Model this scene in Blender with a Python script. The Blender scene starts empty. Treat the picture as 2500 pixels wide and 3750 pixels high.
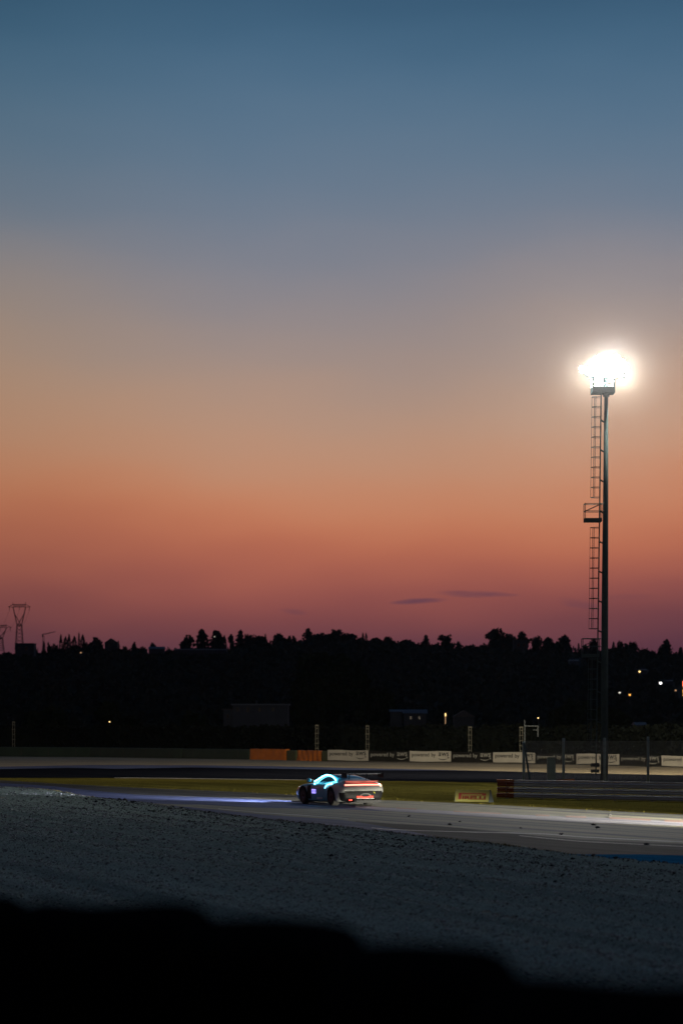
import bpy, bmesh, math, random
import numpy as np
from mathutils import Vector, Matrix
from mathutils.bvhtree import BVHTree

random.seed(7)
rng = np.random.default_rng(7)
scene = bpy.context.scene
COL = scene.collection
R = math.radians

# ------------------------------------------------------------------ camera
F_PX = 8854.0          # 85 mm lens on a 24x36 frame, in units of 1/2500 of the picture width
CAM_H = 3.3
HOR = 2668.0           # eye level in the picture
cd = bpy.data.cameras.new('camera')
cam = bpy.data.objects.new('camera', cd)
COL.objects.link(cam)
cam.location = (0, 0, CAM_H)
cam.rotation_euler = (R(90), 0, 0)
cd.sensor_fit = 'VERTICAL'
cd.sensor_height = 36.0
cd.sensor_width = 24.0
cd.lens = F_PX / 3750.0 * 36.0
cd.shift_y = (HOR - 1875.0) / 3750.0
cd.clip_start = 0.5
cd.clip_end = 9000
cd.dof.use_dof = True
cd.dof.focus_distance = 106.0
cd.dof.aperture_fstop = 1.3
scene.camera = cam

# ------------------------------------------------------------------ sky at dusk
world = bpy.data.worlds.new('World')
scene.world = world
world.use_nodes = True
wt = world.node_tree
wt.nodes.clear()


def s2l(c):
    return tuple((v / 255 / 12.92) if v / 255 <= 0.04045 else ((v / 255 + 0.055) / 1.055) ** 2.4 for v in c)


def wn(kind, **kw):
    n = wt.nodes.new(kind)
    for k, v in kw.items():
        setattr(n, k, v)
    return n


def wl(a, b):
    wt.links.new(a, b)


def wmath(op, a, b=None, c=None):
    n = wn('ShaderNodeMath', operation=op)
    for i, v in enumerate((a, b, c)):
        if v is None:
            continue
        if isinstance(v, (int, float)):
            n.inputs[i].default_value = v
        else:
            wl(v, n.inputs[i])
    return n.outputs[0]


tc = wn('ShaderNodeTexCoord')
sep = wn('ShaderNodeSeparateXYZ')
wl(tc.outputs['Generated'], sep.inputs[0])
DX, DY, DZ = sep.outputs
# slow, soft unevenness of the twilight bands
mp = wn('ShaderNodeMapping')
mp.inputs['Scale'].default_value = (3.6, 1.0, 11.0)
mp.inputs['Rotation'].default_value = (0, R(24), 0)
wl(tc.outputs['Generated'], mp.inputs[0])
nz = wn('ShaderNodeTexNoise')
nz.inputs['Scale'].default_value = 1.3
nz.inputs['Detail'].default_value = 3.0
wl(mp.outputs[0], nz.inputs['Vector'])
wob = wmath('MULTIPLY', wmath('SUBTRACT', nz.outputs['Fac'], 0.5), 0.042)
elev = wmath('ADD', wmath('ADD', DZ, wob), wmath('MULTIPLY', wmath('SUBTRACT', wmath('MULTIPLY', wmath('MINIMUM', wmath('ADD', DX, 0.045), 0.0), 0.17), wmath('MULTIPLY', wmath('MAXIMUM', wmath('SUBTRACT', DX, 0.04), 0.0), 0.07)), wmath('MAXIMUM', wmath('SUBTRACT', 1.0, wmath('MULTIPLY', wmath('ABSOLUTE', wmath('SUBTRACT', DZ, 0.19)), 8.0)), 0.0)))
tfac = wmath('MULTIPLY', elev, 1.0 / 0.6)
ramp = wn('ShaderNodeValToRGB')
wl(tfac, ramp.inputs[0])
SKY = [(2420, (82, 48, 62)), (2330, (94, 57, 68)), (2220, (119, 68, 70)), (2100, (149, 84, 76)),
       (1960, (182, 107, 81)), (1830, (194, 127, 94)), (1690, (189, 139, 110)), (1500, (180, 145, 122)),
       (1300, (158, 141, 132)), (1050, (132, 132, 140)), (850, (111, 124, 140)), (550, (91, 117, 139)),
       (250, (72, 105, 131)), (0, (58, 92, 118)), (-1500, (40, 68, 96)), (-3000, (30, 54, 82))]
cr = ramp.color_ramp
cr.interpolation = 'B_SPLINE'
while len(cr.elements) > 1:
    cr.elements.remove(cr.elements[-1])
for i, (py, c) in enumerate(SKY):
    t = (HOR - py) / F_PX
    t = math.sin(math.atan(t)) / 0.6
    e = cr.elements[0] if i == 0 else cr.elements.new(min(t, 1.0))
    e.position = min(t, 1.0)
    e.color = (*s2l(c), 1)
# away from the sunset the sky is dimmer
az = wn('ShaderNodeMapRange', interpolation_type='SMOOTHSTEP')
az.inputs['From Min'].default_value = -0.9
az.inputs['From Max'].default_value = 0.85
az.inputs['To Min'].default_value = 0.34
az.inputs['To Max'].default_value = 1.0
wl(DY, az.inputs['Value'])
# the teal of the upper left, the mauve of the right
side = wn('ShaderNodeMapRange', interpolation_type='SMOOTHSTEP')
side.inputs['From Min'].default_value = -0.17
side.inputs['From Max'].default_value = -0.02
wl(DX, side.inputs['Value'])
tint = wn('ShaderNodeMix', data_type='RGBA')
tint.inputs[6].default_value = (0.84, 0.87, 0.86, 1)
tint.inputs[7].default_value = (1.03, 1.01, 1.02, 1)
wl(side.outputs[0], tint.inputs[0])
m1 = wn('ShaderNodeMix', data_type='RGBA', blend_type='MULTIPLY')
m1.inputs[0].default_value = 1.0
wl(ramp.outputs[0], m1.inputs[6])
wl(tint.outputs[2], m1.inputs[7])
# four thin wisps of cloud low over the ridge
cmap = wn('ShaderNodeMapping')
cmap.inputs['Scale'].default_value = (60, 0.0, 420)
wl(tc.outputs['Generated'], cmap.inputs[0])
cn = wn('ShaderNodeTexNoise')
cn.inputs['Scale'].default_value = 1.0
cn.inputs['Detail'].default_value = 4.0
wl(cmap.outputs[0], cn.inputs['Vector'])
cloud = None
for (px, py, hw, hh, slope, amt) in [(1535, 2203, 110, 12, -0.05, 1.0), (1745, 2178, 150, 14, 0.03, 0.8),
                                     (1075, 2240, 55, 11, 0.12, 0.5), (2110, 2215, 90, 18, 0.2, 0.4), (2290, 2190, 120, 14, 0.0, 0.2)]:
    cx, cz = (px - 1250) / F_PX, (HOR - py) / F_PX
    u = wmath('MULTIPLY', wmath('SUBTRACT', DX, cx), F_PX / hw)
    zz = wmath('ADD', wmath('SUBTRACT', DZ, cz), wmath('MULTIPLY', wmath('SUBTRACT', DX, cx), slope))
    v = wmath('MULTIPLY', zz, F_PX / hh)
    d2 = wmath('ADD', wmath('MULTIPLY', u, u), wmath('MULTIPLY', v, v))
    d2 = wmath('ADD', d2, wmath('MULTIPLY', wmath('SUBTRACT', cn.outputs['Fac'], 0.5), 2.4))
    mr = wn('ShaderNodeMapRange', interpolation_type='SMOOTHSTEP')
    mr.inputs['From Min'].default_value = 1.25
    mr.inputs['From Max'].default_value = -0.15
    mr.inputs['To Max'].default_value = amt
    wl(d2, mr.inputs['Value'])
    k = wmath('MULTIPLY', mr.outputs[0], wmath('GREATER_THAN', DY, 0.0))
    cloud = k if cloud is None else wmath('MAXIMUM', cloud, k)
m2 = wn('ShaderNodeMix', data_type='RGBA')
wl(wmath('MULTIPLY', cloud, 0.62), m2.inputs[0])
wl(m1.outputs[2], m2.inputs[6])
m2.inputs[7].default_value = (*s2l((78, 56, 78)), 1)
m3 = wn('ShaderNodeMix', data_type='RGBA', blend_type='MULTIPLY')
m3.inputs[0].default_value = 1.0
wl(m2.outputs[2], m3.inputs[6])
wl(az.outputs[0], m3.inputs[7])
bg = wn('ShaderNodeBackground')
bg.inputs['Strength'].default_value = 1.0
wl(m3.outputs[2], bg.inputs['Color'])
wo = wn('ShaderNodeOutputWorld')
wl(bg.outputs[0], wo.inputs['Surface'])

scene.view_settings.view_transform = 'Standard'
scene.view_settings.look = 'None'
scene.view_settings.exposure = 0.0
scene.view_settings.gamma = 1.0
scene.view_settings.use_curve_mapping = False
scene.cycles.use_denoising = True
try:
    scene.cycles.denoiser = 'OPENIMAGEDENOISE'
except Exception:
    pass
scene.cycles.max_bounces = 6
scene.cycles.diffuse_bounces = 3
scene.cycles.glossy_bounces = 3
scene.cycles.transparent_max_bounces = 16
scene.cycles.sample_clamp_indirect = 4.0
scene.cycles.use_light_tree = True
HAZE = 0.000016
GLOW_DENSITY = 0.0005


# ------------------------------------------------------------------ helpers
def at(px, py, d):
    """a point at distance d on the sight line through the photograph's pixel (2500 x 3750)"""
    return Vector(((px - 1250.0) * d / F_PX, d, CAM_H + (HOR - py) * d / F_PX))


def gnd(px, py, z=0.0):
    d = F_PX * (CAM_H - z) / (py - HOR)
    return Vector(((px - 1250.0) * d / F_PX, d, z))


def interp(tab, x):
    if x <= tab[0][0]:
        (x0, y0), (x1, y1) = tab[0], tab[1]
    elif x >= tab[-1][0]:
        (x0, y0), (x1, y1) = tab[-2], tab[-1]
    else:
        for (x0, y0), (x1, y1) in zip(tab, tab[1:]):
            if x0 <= x <= x1:
                break
    return y0 + (y1 - y0) * (x - x0) / (x1 - x0)


def mat(name, color, rough=0.7, metal=0.0, spec=0.5, vary=0.25, nscale=6.0, stretch=None, emit=None, estr=0.0, bump=0.0, bscale=None, coat=0.0):
    m = bpy.data.materials.new(name)
    m.use_nodes = True
    nt = m.node_tree
    b = nt.nodes['Principled BSDF']
    b.inputs['Roughness'].default_value = rough
    b.inputs['Metallic'].default_value = metal
    b.inputs['Specular IOR Level'].default_value = spec
    b.inputs['Coat Weight'].default_value = coat
    t = nt.nodes.new('ShaderNodeTexCoord')
    mpn = nt.nodes.new('ShaderNodeMapping')
    nt.links.new(t.outputs['Object'], mpn.inputs[0])
    if stretch:
        mpn.inputs['Scale'].default_value = stretch[0]
        mpn.inputs['Rotation'].default_value = (0, 0, stretch[1])
        mpn.vector_type = 'TEXTURE' if False else 'POINT'
    n = nt.nodes.new('ShaderNodeTexNoise')
    n.inputs['Scale'].default_value = nscale
    n.inputs['Detail'].default_value = 5
    nt.links.new(mpn.outputs[0], n.inputs['Vector'])
    mx = nt.nodes.new('ShaderNodeMix')
    mx.data_type = 'RGBA'
    lo = tuple(max(0, c * (1 - vary * 1.3)) for c in color)
    hi = tuple(min(1, c * (1 + vary * 1.3)) for c in color)
    mx.inputs[6].default_value = (*lo, 1)
    mx.inputs[7].default_value = (*hi, 1)
    nt.links.new(n.outputs['Fac'], mx.inputs[0])
    nt.links.new(mx.outputs[2], b.inputs['Base Color'])
    if emit:
        b.inputs['Emission Color'].default_value = (*emit, 1)
        b.inputs['Emission Strength'].default_value = estr
    if bump:
        bn = nt.nodes.new('ShaderNodeBump')
        bn.inputs['Strength'].default_value = bump
        n2 = nt.nodes.new('ShaderNodeTexNoise')
        n2.inputs['Scale'].default_value = bscale or nscale * 4
        n2.inputs['Detail'].default_value = 4
        nt.links.new(mpn.outputs[0], n2.inputs['Vector'])
        nt.links.new(n2.outputs['Fac'], bn.inputs['Height'])
        nt.links.new(bn.outputs[0], b.inputs['Normal'])
    return m


def link(name, me, m=None, parent=None, loc=None, rz=None):
    o = bpy.data.objects.new(name, me)
    COL.objects.link(o)
    if m is not None and me is not None:
        me.materials.clear()
        for q in (m if isinstance(m, (list, tuple)) else [m]):
            me.materials.append(q)
    if parent is not None:
        o.parent = parent
    if loc is not None:
        o.location = loc
    if rz is not None:
        o.rotation_euler = (0, 0, rz)
    return o


def tag(o, label=None, cat=None, group=None, kind=None):
    if label:
        o['label'] = label
    if cat:
        o['category'] = cat
    if group:
        o['group'] = group
    if kind:
        o['kind'] = kind
    return o


def thing(name, loc, label, cat, group=None, rz=0.0):
    o = bpy.data.objects.new(name, None)
    COL.objects.link(o)
    o.empty_display_size = 0.2
    o.location = loc
    o.rotation_euler = (0, 0, rz)
    return tag(o, label, cat, group)


class MB:
    """collects shapes; build() links them as one mesh object"""

    def __init__(self):
        self.v, self.f = [], []

    def add(self, vs, fs):
        k = len(self.v)
        self.v += [tuple(v) for v in vs]
        self.f += [tuple(i + k for i in f) for f in fs]
        return self

    def box(self, x0, x1, y0, y1, z0, z1):
        vs = [(x, y, z) for x in (x0, x1) for y in (y0, y1) for z in (z0, z1)]
        return self.add(vs, [(0, 1, 3, 2), (4, 6, 7, 5), (0, 4, 5, 1), (2, 3, 7, 6), (0, 2, 6, 4), (1, 5, 7, 3)])

    def tube(self, p, q, r, r2=None, n=8, cap=True):
        p, q = Vector(p), Vector(q)
        r2 = r if r2 is None else r2
        a = (q - p).normalized()
        u = a.orthogonal().normalized()
        w = a.cross(u)
        vs = []
        for c, rr in ((p, r), (q, r2)):
            for i in range(n):
                t = 2 * math.pi * i / n
                vs.append(c + (u * math.cos(t) + w * math.sin(t)) * rr)
        fs = [(i, (i + 1) % n, n + (i + 1) % n, n + i) for i in range(n)]
        if cap:
            fs += [tuple(range(n - 1, -1, -1)), tuple(range(n, 2 * n))]
        return self.add(vs, fs)

    def path(self, pts, r, n=6, closed=False):
        pts = [Vector(p) for p in pts]
        vs, fs = [], []
        m = len(pts)
        up = None
        for i, p in enumerate(pts):
            a = pts[(i + 1) % m] if (closed or i < m - 1) else p
            b = pts[i - 1] if (closed or i > 0) else p
            t = (a - b).normalized()
            if up is None:
                up = t.orthogonal().normalized()
            up = (up - t * up.dot(t)).normalized()
            w = t.cross(up)
            rr = r[i] if isinstance(r, (list, tuple)) else r
            for k in range(n):
                th = 2 * math.pi * k / n
                vs.append(p + (up * math.cos(th) + w * math.sin(th)) * rr)
        for i in range(m if closed else m - 1):
            j = (i + 1) % m
            for k in range(n):
                fs.append((i * n + k, i * n + (k + 1) % n, j * n + (k + 1) % n, j * n + k))
        if not closed:
            fs += [tuple(range(n - 1, -1, -1)), tuple((m - 1) * n + k for k in range(n))]
        return self.add(vs, fs)

    def lathe(self, prof, n=24, axis='z', c=(0, 0, 0)):
        """prof: (radius, height) pairs"""
        vs, fs = [], []
        for (r, h) in prof:
            for k in range(n):
                t = 2 * math.pi * k / n
                x, y = r * math.cos(t), r * math.sin(t)
                p = {'z': (x, y, h), 'x': (h, x, y), 'y': (x, h, y)}[axis]
                vs.append((p[0] + c[0], p[1] + c[1], p[2] + c[2]))
        for i in range(len(prof) - 1):
            for k in range(n):
                fs.append((i * n + k, i * n + (k + 1) % n, (i + 1) * n + (k + 1) % n, (i + 1) * n + k))
        fs.append(tuple(range(n - 1, -1, -1)))
        fs.append(tuple((len(prof) - 1) * n + k for k in range(n)))
        return self.add(vs, fs)

    def mesh(self, name, smooth=False, fix=True):
        me = bpy.data.meshes.new(name)
        me.from_pydata(self.v, [], self.f)
        if fix:
            bm = bmesh.new()
            bm.from_mesh(me)
            bmesh.ops.recalc_face_normals(bm, faces=bm.faces)
            bm.to_mesh(me)
            bm.free()
        if smooth:
            me.polygons.foreach_set('use_smooth', [True] * len(me.polygons))
        me.update()
        return me

    def build(self, name, m, parent=None, smooth=False, loc=None, rz=None, fix=True):
        return link(name, self.mesh(name, smooth, fix), m, parent, loc, rz)


def np_mesh(name, verts, faces, n):
    """verts (V,3), faces (F,n) numpy"""
    me = bpy.data.meshes.new(name)
    me.vertices.add(len(verts))
    me.vertices.foreach_set('co', np.asarray(verts, dtype=np.float32).ravel())
    me.loops.add(len(faces) * n)
    me.loops.foreach_set('vertex_index', np.asarray(faces, dtype=np.int32).ravel())
    me.polygons.add(len(faces))
    me.polygons.foreach_set('loop_start', np.arange(0, len(faces) * n, n, dtype=np.int32))
    me.update(calc_edges=True)
    me.validate()
    return me


def bevel(me, w=0.02, seg=2):
    bm = bmesh.new()
    bm.from_mesh(me)
    bmesh.ops.bevel(bm, geom=list(bm.edges), offset=w, segments=seg, affect='EDGES', profile=0.5)
    bm.to_mesh(me)
    bm.free()
    return me


def text_mesh(body, size, bold=0.0, extrude=0.004):
    c = bpy.data.curves.new('lettering', 'FONT')
    c.body = body
    c.size = size
    c.offset = bold
    c.extrude = extrude
    c.align_x = 'LEFT'
    c.resolution_u = 3
    o = bpy.data.objects.new('tmp_text', c)
    COL.objects.link(o)
    dg = bpy.context.evaluated_depsgraph_get()
    me = bpy.data.meshes.new_from_object(o.evaluated_get(dg))
    bpy.data.objects.remove(o)
    bpy.data.curves.remove(c)
    return me


def fit_mesh(me, x0, x1, z0, z1, y=0.0):
    """text laid flat -> upright in the x-z plane, scaled into a rectangle"""
    co = np.empty(len(me.vertices) * 3, dtype=np.float32)
    me.vertices.foreach_get('co', co)
    co = co.reshape(-1, 3)
    mn, mxx = co.min(0), co.max(0)
    out = np.empty_like(co)
    out[:, 0] = x0 + (co[:, 0] - mn[0]) / (mxx[0] - mn[0]) * (x1 - x0)
    out[:, 2] = z0 + (co[:, 1] - mn[1]) / (mxx[1] - mn[1]) * (z1 - z0)
    out[:, 1] = y - co[:, 2]
    me.vertices.foreach_set('co', out.ravel())
    me.update()
    return me


# ------------------------------------------------------------------ materials
TRK = -R(27.0)   # heading of the near track, clockwise from straight ahead (towards the left)


def ground_mat(name, colors, rough, streak=False, fine=30.0, bump=0.3, bscale=40.0, spec=0.3, contrast=(0.35, 0.65), ang=R(27)):
    m = bpy.data.materials.new(name)
    m.use_nodes = True
    nt = m.node_tree
    b = nt.nodes['Principled BSDF']
    b.inputs['Roughness'].default_value = rough
    b.inputs['Specular IOR Level'].default_value = spec
    if spec <= 0.04:
        b.inputs['IOR'].default_value = 1.0
    t = nt.nodes.new('ShaderNodeTexCoord')
    rot = nt.nodes.new('ShaderNodeMapping')
    rot.inputs['Rotation'].default_value = (0, 0, -ang)
    nt.links.new(t.outputs['Object'], rot.inputs[0])
    sc = nt.nodes.new('ShaderNodeMapping')
    sc.inputs['Scale'].default_value = (1.6, 0.035, 1) if streak else (0.22, 0.10, 1)
    nt.links.new(rot.outputs[0], sc.inputs[0])
    n1 = nt.nodes.new('ShaderNodeTexNoise')
    n1.inputs['Scale'].default_value = 1.0
    n1.inputs['Detail'].default_value = 6
    n1.inputs['Roughness'].default_value = 0.6
    nt.links.new(sc.outputs[0], n1.inputs['Vector'])
    r1 = nt.nodes.new('ShaderNodeMapRange')
    r1.inputs['From Min'].default_value, r1.inputs['From Max'].default_value = contrast
    nt.links.new(n1.outputs['Fac'], r1.inputs['Value'])
    n2 = nt.nodes.new('ShaderNodeTexNoise')
    n2.inputs['Scale'].default_value = fine
    n2.inputs['Detail'].default_value = 4
    n2.inputs['Roughness'].default_value = 0.7
    nt.links.new(t.outputs['Object'], n2.inputs['Vector'])
    r2 = nt.nodes.new('ShaderNodeMapRange')
    r2.inputs['From Min'].default_value, r2.inputs['From Max'].default_value = 0.35, 0.65
    r2.inputs['To Min'].default_value, r2.inputs['To Max'].default_value = 0.6, 1.4
    nt.links.new(n2.outputs['Fac'], r2.inputs['Value'])
    mx = nt.nodes.new('ShaderNodeMix')
    mx.data_type = 'RGBA'
    mx.inputs[6].default_value = (*colors[0], 1)
    mx.inputs[7].default_value = (*colors[1], 1)
    nt.links.new(r1.outputs[0], mx.inputs[0])
    ml = nt.nodes.new('ShaderNodeMix')
    ml.data_type = 'RGBA'
    ml.blend_type = 'MULTIPLY'
    ml.inputs[0].default_value = 1
    nt.links.new(mx.outputs[2], ml.inputs[6])
    nt.links.new(r2.outputs[0], ml.inputs[7])
    nt.links.new(ml.outputs[2], b.inputs['Base Color'])
    bn = nt.nodes.new('ShaderNodeBump')
    bn.inputs['Strength'].default_value = bump
    bn.inputs['Distance'].default_value = 0.02
    n3 = nt.nodes.new('ShaderNodeTexNoise')
    n3.inputs['Scale'].default_value = bscale
    n3.inputs['Detail'].default_value = 3
    nt.links.new(t.outputs['Object'], n3.inputs['Vector'])
    nt.links.new(n3.outputs['Fac'], bn.inputs['Height'])
    nt.links.new(bn.outputs[0], b.inputs['Normal'])
    return m


M = {}
M['field'] = ground_mat('field_soil', ((0.020, 0.024, 0.014), (0.035, 0.035, 0.02)), 0.95, spec=0.1)
M['gravel'] = ground_mat('gravel', ((0.175, 0.220, 0.188), (0.345, 0.410, 0.345)), 0.95, streak=True, fine=24, bump=1.0, bscale=18, spec=0.0, contrast=(0.25, 0.75), ang=R(21))
M['palegravel'] = ground_mat('pale_gravel', ((0.26, 0.24, 0.19), (0.40, 0.37, 0.30)), 0.95, streak=True, fine=14, bump=1.0, bscale=11, spec=0.1)  # paler and warmer than the trap, standing for headlight-lit gravel
M['asphalt'] = ground_mat('worn_asphalt', ((0.040, 0.052, 0.058), (0.275, 0.258, 0.180)), 0.8, streak=True, fine=60, bump=0.35, spec=0.15, contrast=(0.36, 0.64))
M['asphalt_band'] = ground_mat('sealed_asphalt', ((0.028, 0.028, 0.026), (0.10, 0.102, 0.096)), 0.9, streak=True, fine=60, bump=0.35, spec=0.05, contrast=(0.33, 0.7))
M['asphalt_dark'] = ground_mat('dark_asphalt', ((0.004, 0.005, 0.009), (0.010, 0.011, 0.016)), 0.95, streak=True, fine=60, spec=0.0)
M['bluepaint'] = ground_mat('blue_runoff_paint', ((0.018, 0.15, 0.27), (0.040, 0.25, 0.44)), 0.85, streak=True, fine=60, bump=0.3, spec=0.03)
M['bluepaint_violet'] = ground_mat('violet_blue_paint', ((0.036, 0.052, 0.115), (0.105, 0.125, 0.225)), 0.8, streak=True, fine=60, bump=0.3, spec=0.05)  # greyer and more violet than the other blue paint
M['whiteline'] = ground_mat('line_paint', ((0.30, 0.29, 0.28), (0.60, 0.59, 0.56)), 0.7, streak=True, fine=60, bump=0.3, spec=0.3)
M['kerbpaint'] = ground_mat('kerb_paint', ((0.13, 0.13, 0.18), (0.36, 0.35, 0.40)), 0.75, streak=True, fine=60, bump=0.3, spec=0.06)
M['rust'] = ground_mat('red_kerb_paint', ((0.12, 0.05, 0.03), (0.22, 0.10, 0.06)), 0.7, streak=True, fine=60, bump=0.3, spec=0.3)
M['beige'] = ground_mat('sandy_gravel', ((0.27, 0.225, 0.15), (0.37, 0.31, 0.21)), 0.95, fine=8, bump=0.6, bscale=6, spec=0.1)
M['grass'] = ground_mat('dry_grass', ((0.054, 0.047, 0.010), (0.205, 0.170, 0.034)), 0.95, streak=True, fine=10, bump=0.8, bscale=14, spec=0.0, contrast=(0.3, 0.7))
M['blade'] = mat('grass_blades', (0.125, 0.107, 0.024), 0.9, vary=0.5, nscale=0.6, spec=0.0)
M['galv'] = mat('galvanised_steel', (0.30, 0.34, 0.35), 0.5, 0.55, vary=0.25, nscale=3)
M['mast'] = mat('mast_steel', (0.085, 0.13, 0.14), 0.95, 0.0, spec=0.0, vary=0.2, nscale=2)
M['darksteel'] = mat('dark_steel', (0.05, 0.06, 0.065), 0.6, 0.3, vary=0.2)
M['rail'] = mat('guardrail_zinc', (0.50, 0.56, 0.58), 0.8, 0.0, spec=0.2, vary=0.35, nscale=1.2, stretch=((0.4, 1, 8), 0))
M['orange'] = mat('orange_paint', (0.26, 0.065, 0.014), 0.6, vary=0.4, nscale=2.5)
M['orangepad'] = mat('orange_vinyl', (0.55, 0.16, 0.02), 0.5, vary=0.3, nscale=1.2, bump=0.4, bscale=1.5)
M['greenpad'] = mat('dark_green_vinyl', (0.020, 0.040, 0.025), 0.6, vary=0.3, nscale=0.7)
M['oldgreen'] = mat('moss_green_vinyl', (0.06, 0.085, 0.03), 0.6, vary=0.3, nscale=0.7)
M['concrete'] = mat('dark_concrete', (0.06, 0.058, 0.05), 0.9, vary=0.3, nscale=1.0)
M['bannerwhite'] = mat('white_banner_cloth', (0.52, 0.50, 0.43), 0.75, vary=0.14, nscale=0.9)
M['bannerblack'] = mat('black_banner_cloth', (0.018, 0.0175, 0.016), 0.8, spec=0.1, vary=0.4, nscale=0.9)
M['litedge'] = mat('lit_rail_edge', (0.55, 0.54, 0.48), 0.7, vary=0.2, nscale=2)  # pale tone for the floodlit top edge of the rail
M['fencepost'] = mat('fence_post_paint', (0.24, 0.33, 0.35), 0.8, spec=0.2, vary=0.25, nscale=3)
M['postlattice'] = mat('lattice_zinc', (0.17, 0.165, 0.13), 0.8, spec=0.2, vary=0.3, nscale=3)
M['inkdark'] = mat('dark_print', (0.045, 0.045, 0.045), 0.7, vary=0.2)
M['inklight'] = mat('pale_print', (0.34, 0.34, 0.30), 0.7, vary=0.2)
M['yellowboard'] = mat('yellow_board', (0.17, 0.16, 0.045), 0.6, vary=0.10, nscale=3)
M['redprint'] = mat('red_print', (0.16, 0.016, 0.014), 0.6, vary=0.15)
M['blackfoam'] = mat('black_rubber_belt', (0.006, 0.0065, 0.007), 1.0, vary=0.4, nscale=3, spec=0.0)
M['bluebox'] = mat('pale_blue_cabinet', (0.17, 0.29, 0.33), 0.6, vary=0.12)
M['bark'] = mat('bark', (0.03, 0.024, 0.018), 0.95, vary=0.3)
M['leaf_far'] = mat('ridge_foliage', (0.018, 0.026, 0.022), 0.95, vary=0.5, nscale=0.25, spec=0.05)
M['leaf_mid'] = mat('mid_foliage', (0.016, 0.022, 0.012), 0.95, vary=0.5, nscale=0.3, spec=0.05)
M['hedge'] = mat('hedge_foliage', (0.008, 0.010, 0.008), 0.95, vary=0.5, nscale=0.4, spec=0.05)
M['hill'] = mat('hill_soil', (0.012, 0.016, 0.014), 0.95, vary=0.4, nscale=0.02, spec=0.05)
M['housewall'] = mat('house_render', (0.033, 0.043, 0.062), 0.9, vary=0.2, nscale=0.6)
M['ridgewall'] = mat('ridge_house_render', (0.025, 0.033, 0.048), 0.9, vary=0.2, nscale=0.4)
M['roof'] = mat('roof_tiles', (0.045, 0.045, 0.055), 0.9, vary=0.3, nscale=1.5)
M['paleroof'] = mat('pale_sheet_roof', (0.06, 0.085, 0.125), 0.7, vary=0.2, nscale=0.6)
M['darkglass'] = mat('dark_glass', (0.01, 0.012, 0.016), 0.15, vary=0.1)
M['pylon'] = mat('pylon_steel', (0.05, 0.035, 0.04), 0.7, 0.2, vary=0.15)

# ------------------------------------------------------------------ ground (picture boundaries -> lines on the ground)
BAR = [(-400, 2768), (0, 2770), (250, 2771.5), (500, 2775), (1000, 2783), (1250, 2790), (1800, 2796), (2150, 2802), (2500, 2811), (3000, 2823)]
BEIGE = [(-400, 2809), (0, 2808), (100, 2806), (330, 2802), (500, 2802), (750, 2803), (1000, 2806), (1250, 2812), (1550, 2818), (1800, 2824), (2150, 2832), (2500, 2840), (3000, 2853)]
FTRK = [(-400, 2848), (0, 2849), (500, 2850), (1000, 2856), (1400, 2860), (1820, 2866), (2200, 2871), (2600, 2878), (3000, 2885)]
INF = [(-400, 2846), (0, 2858), (100, 2864), (250, 2873), (500, 2886), (750, 2897), (1000, 2909), (1250, 2924), (1400, 2931), (1670, 2941), (1950, 2956), (2225, 2970), (2500, 2984), (2900, 3008), (3400, 3040)]
EDGE = [(-400, 2872), (0, 2883), (100, 2887), (200, 2896), (300, 2917), (400, 2930), (500, 2940), (574, 2951), (717, 2971), (957, 3003), (1250, 3031), (1449, 3055), (1848, 3099), (2127, 3138), (2500, 3170), (2900, 3214), (3400, 3275)]


def strip(name, top, bot, z, m, x0=-400, x1=3000, step=25, wob=0.0, across=1):
    """a sheet on the ground between two boundary lines (given as picture heights over picture columns)"""
    vs, fs = [], []
    xs = list(range(x0, x1 + 1, step))
    for i, x in enumerate(xs):
        yt = top(x) if callable(top) else interp(top, x)
        yb = bot(x) if callable(bot) else interp(bot, x)
        yb = max(yb, yt + 0.05)
        for k in range(across + 1):
            y = yt + (yb - yt) * k / across
            p = gnd(x, y, 0)
            if wob and k == across:
                p.y += wob * (math.sin(x * 0.09) + math.sin(x * 0.23 + 1) * 0.7 + random.uniform(-.8, .8))
            vs.append((p.x, p.y, z))
    n = across + 1
    for i in range(len(xs) - 1):
        for k in range(across):
            fs.append((i * n + k, i * n + k + 1, (i + 1) * n + k + 1, (i + 1) * n + k))
    mb = MB().add(vs, fs)
    me = mb.mesh(name, fix=False)
    # face upwards
    bm = bmesh.new()
    bm.from_mesh(me)
    for f in bm.faces:
        if f.normal.z < 0:
            f.normal_flip()
    bm.to_mesh(me)
    bm.free()
    o = link(name, me, m)
    o['kind'] = 'structure'
    return o


g = MB().add([(-2600, -400, -0.02), (2600, -400, -0.02), (2600, 5000, -0.02), (-2600, 5000, -0.02)], [(0, 1, 2, 3)]).build('ground', M['field'], fix=False)
g['kind'] = 'structure'
strip('runoff_gravel_far', lambda x: interp(BAR, x) - 6, BEIGE, 0.004, M['beige'])
strip('track_far', BEIGE, lambda x: interp(FTRK, x), 0.008, M['asphalt_dark'])
strip('blue_paint_far', lambda x: interp(BEIGE, x) + 0.2, lambda x: interp(BEIGE, x) + interp([(-400, 10), (0, 9), (250, 9), (420, 14), (700, 8), (900, 9), (1250, 8), (1500, 4), (1700, 0.5), (3000, 0)], x), 0.012, M['bluepaint_violet'])
strip('track_far_line', lambda x: interp(FTRK, x) - 1.2, FTRK, 0.016, M['whiteline'], x0=420, x1=1330)
strip('infield_grass', FTRK, lambda x: interp(INF, x) + 3, 0.004, M['grass'], x1=3400)
strip('infield_track', lambda x: interp(INF, x), lambda x: interp(EDGE, x) + 4, 0.010, M['asphalt'], x0=-700, x1=3600, across=2)
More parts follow.
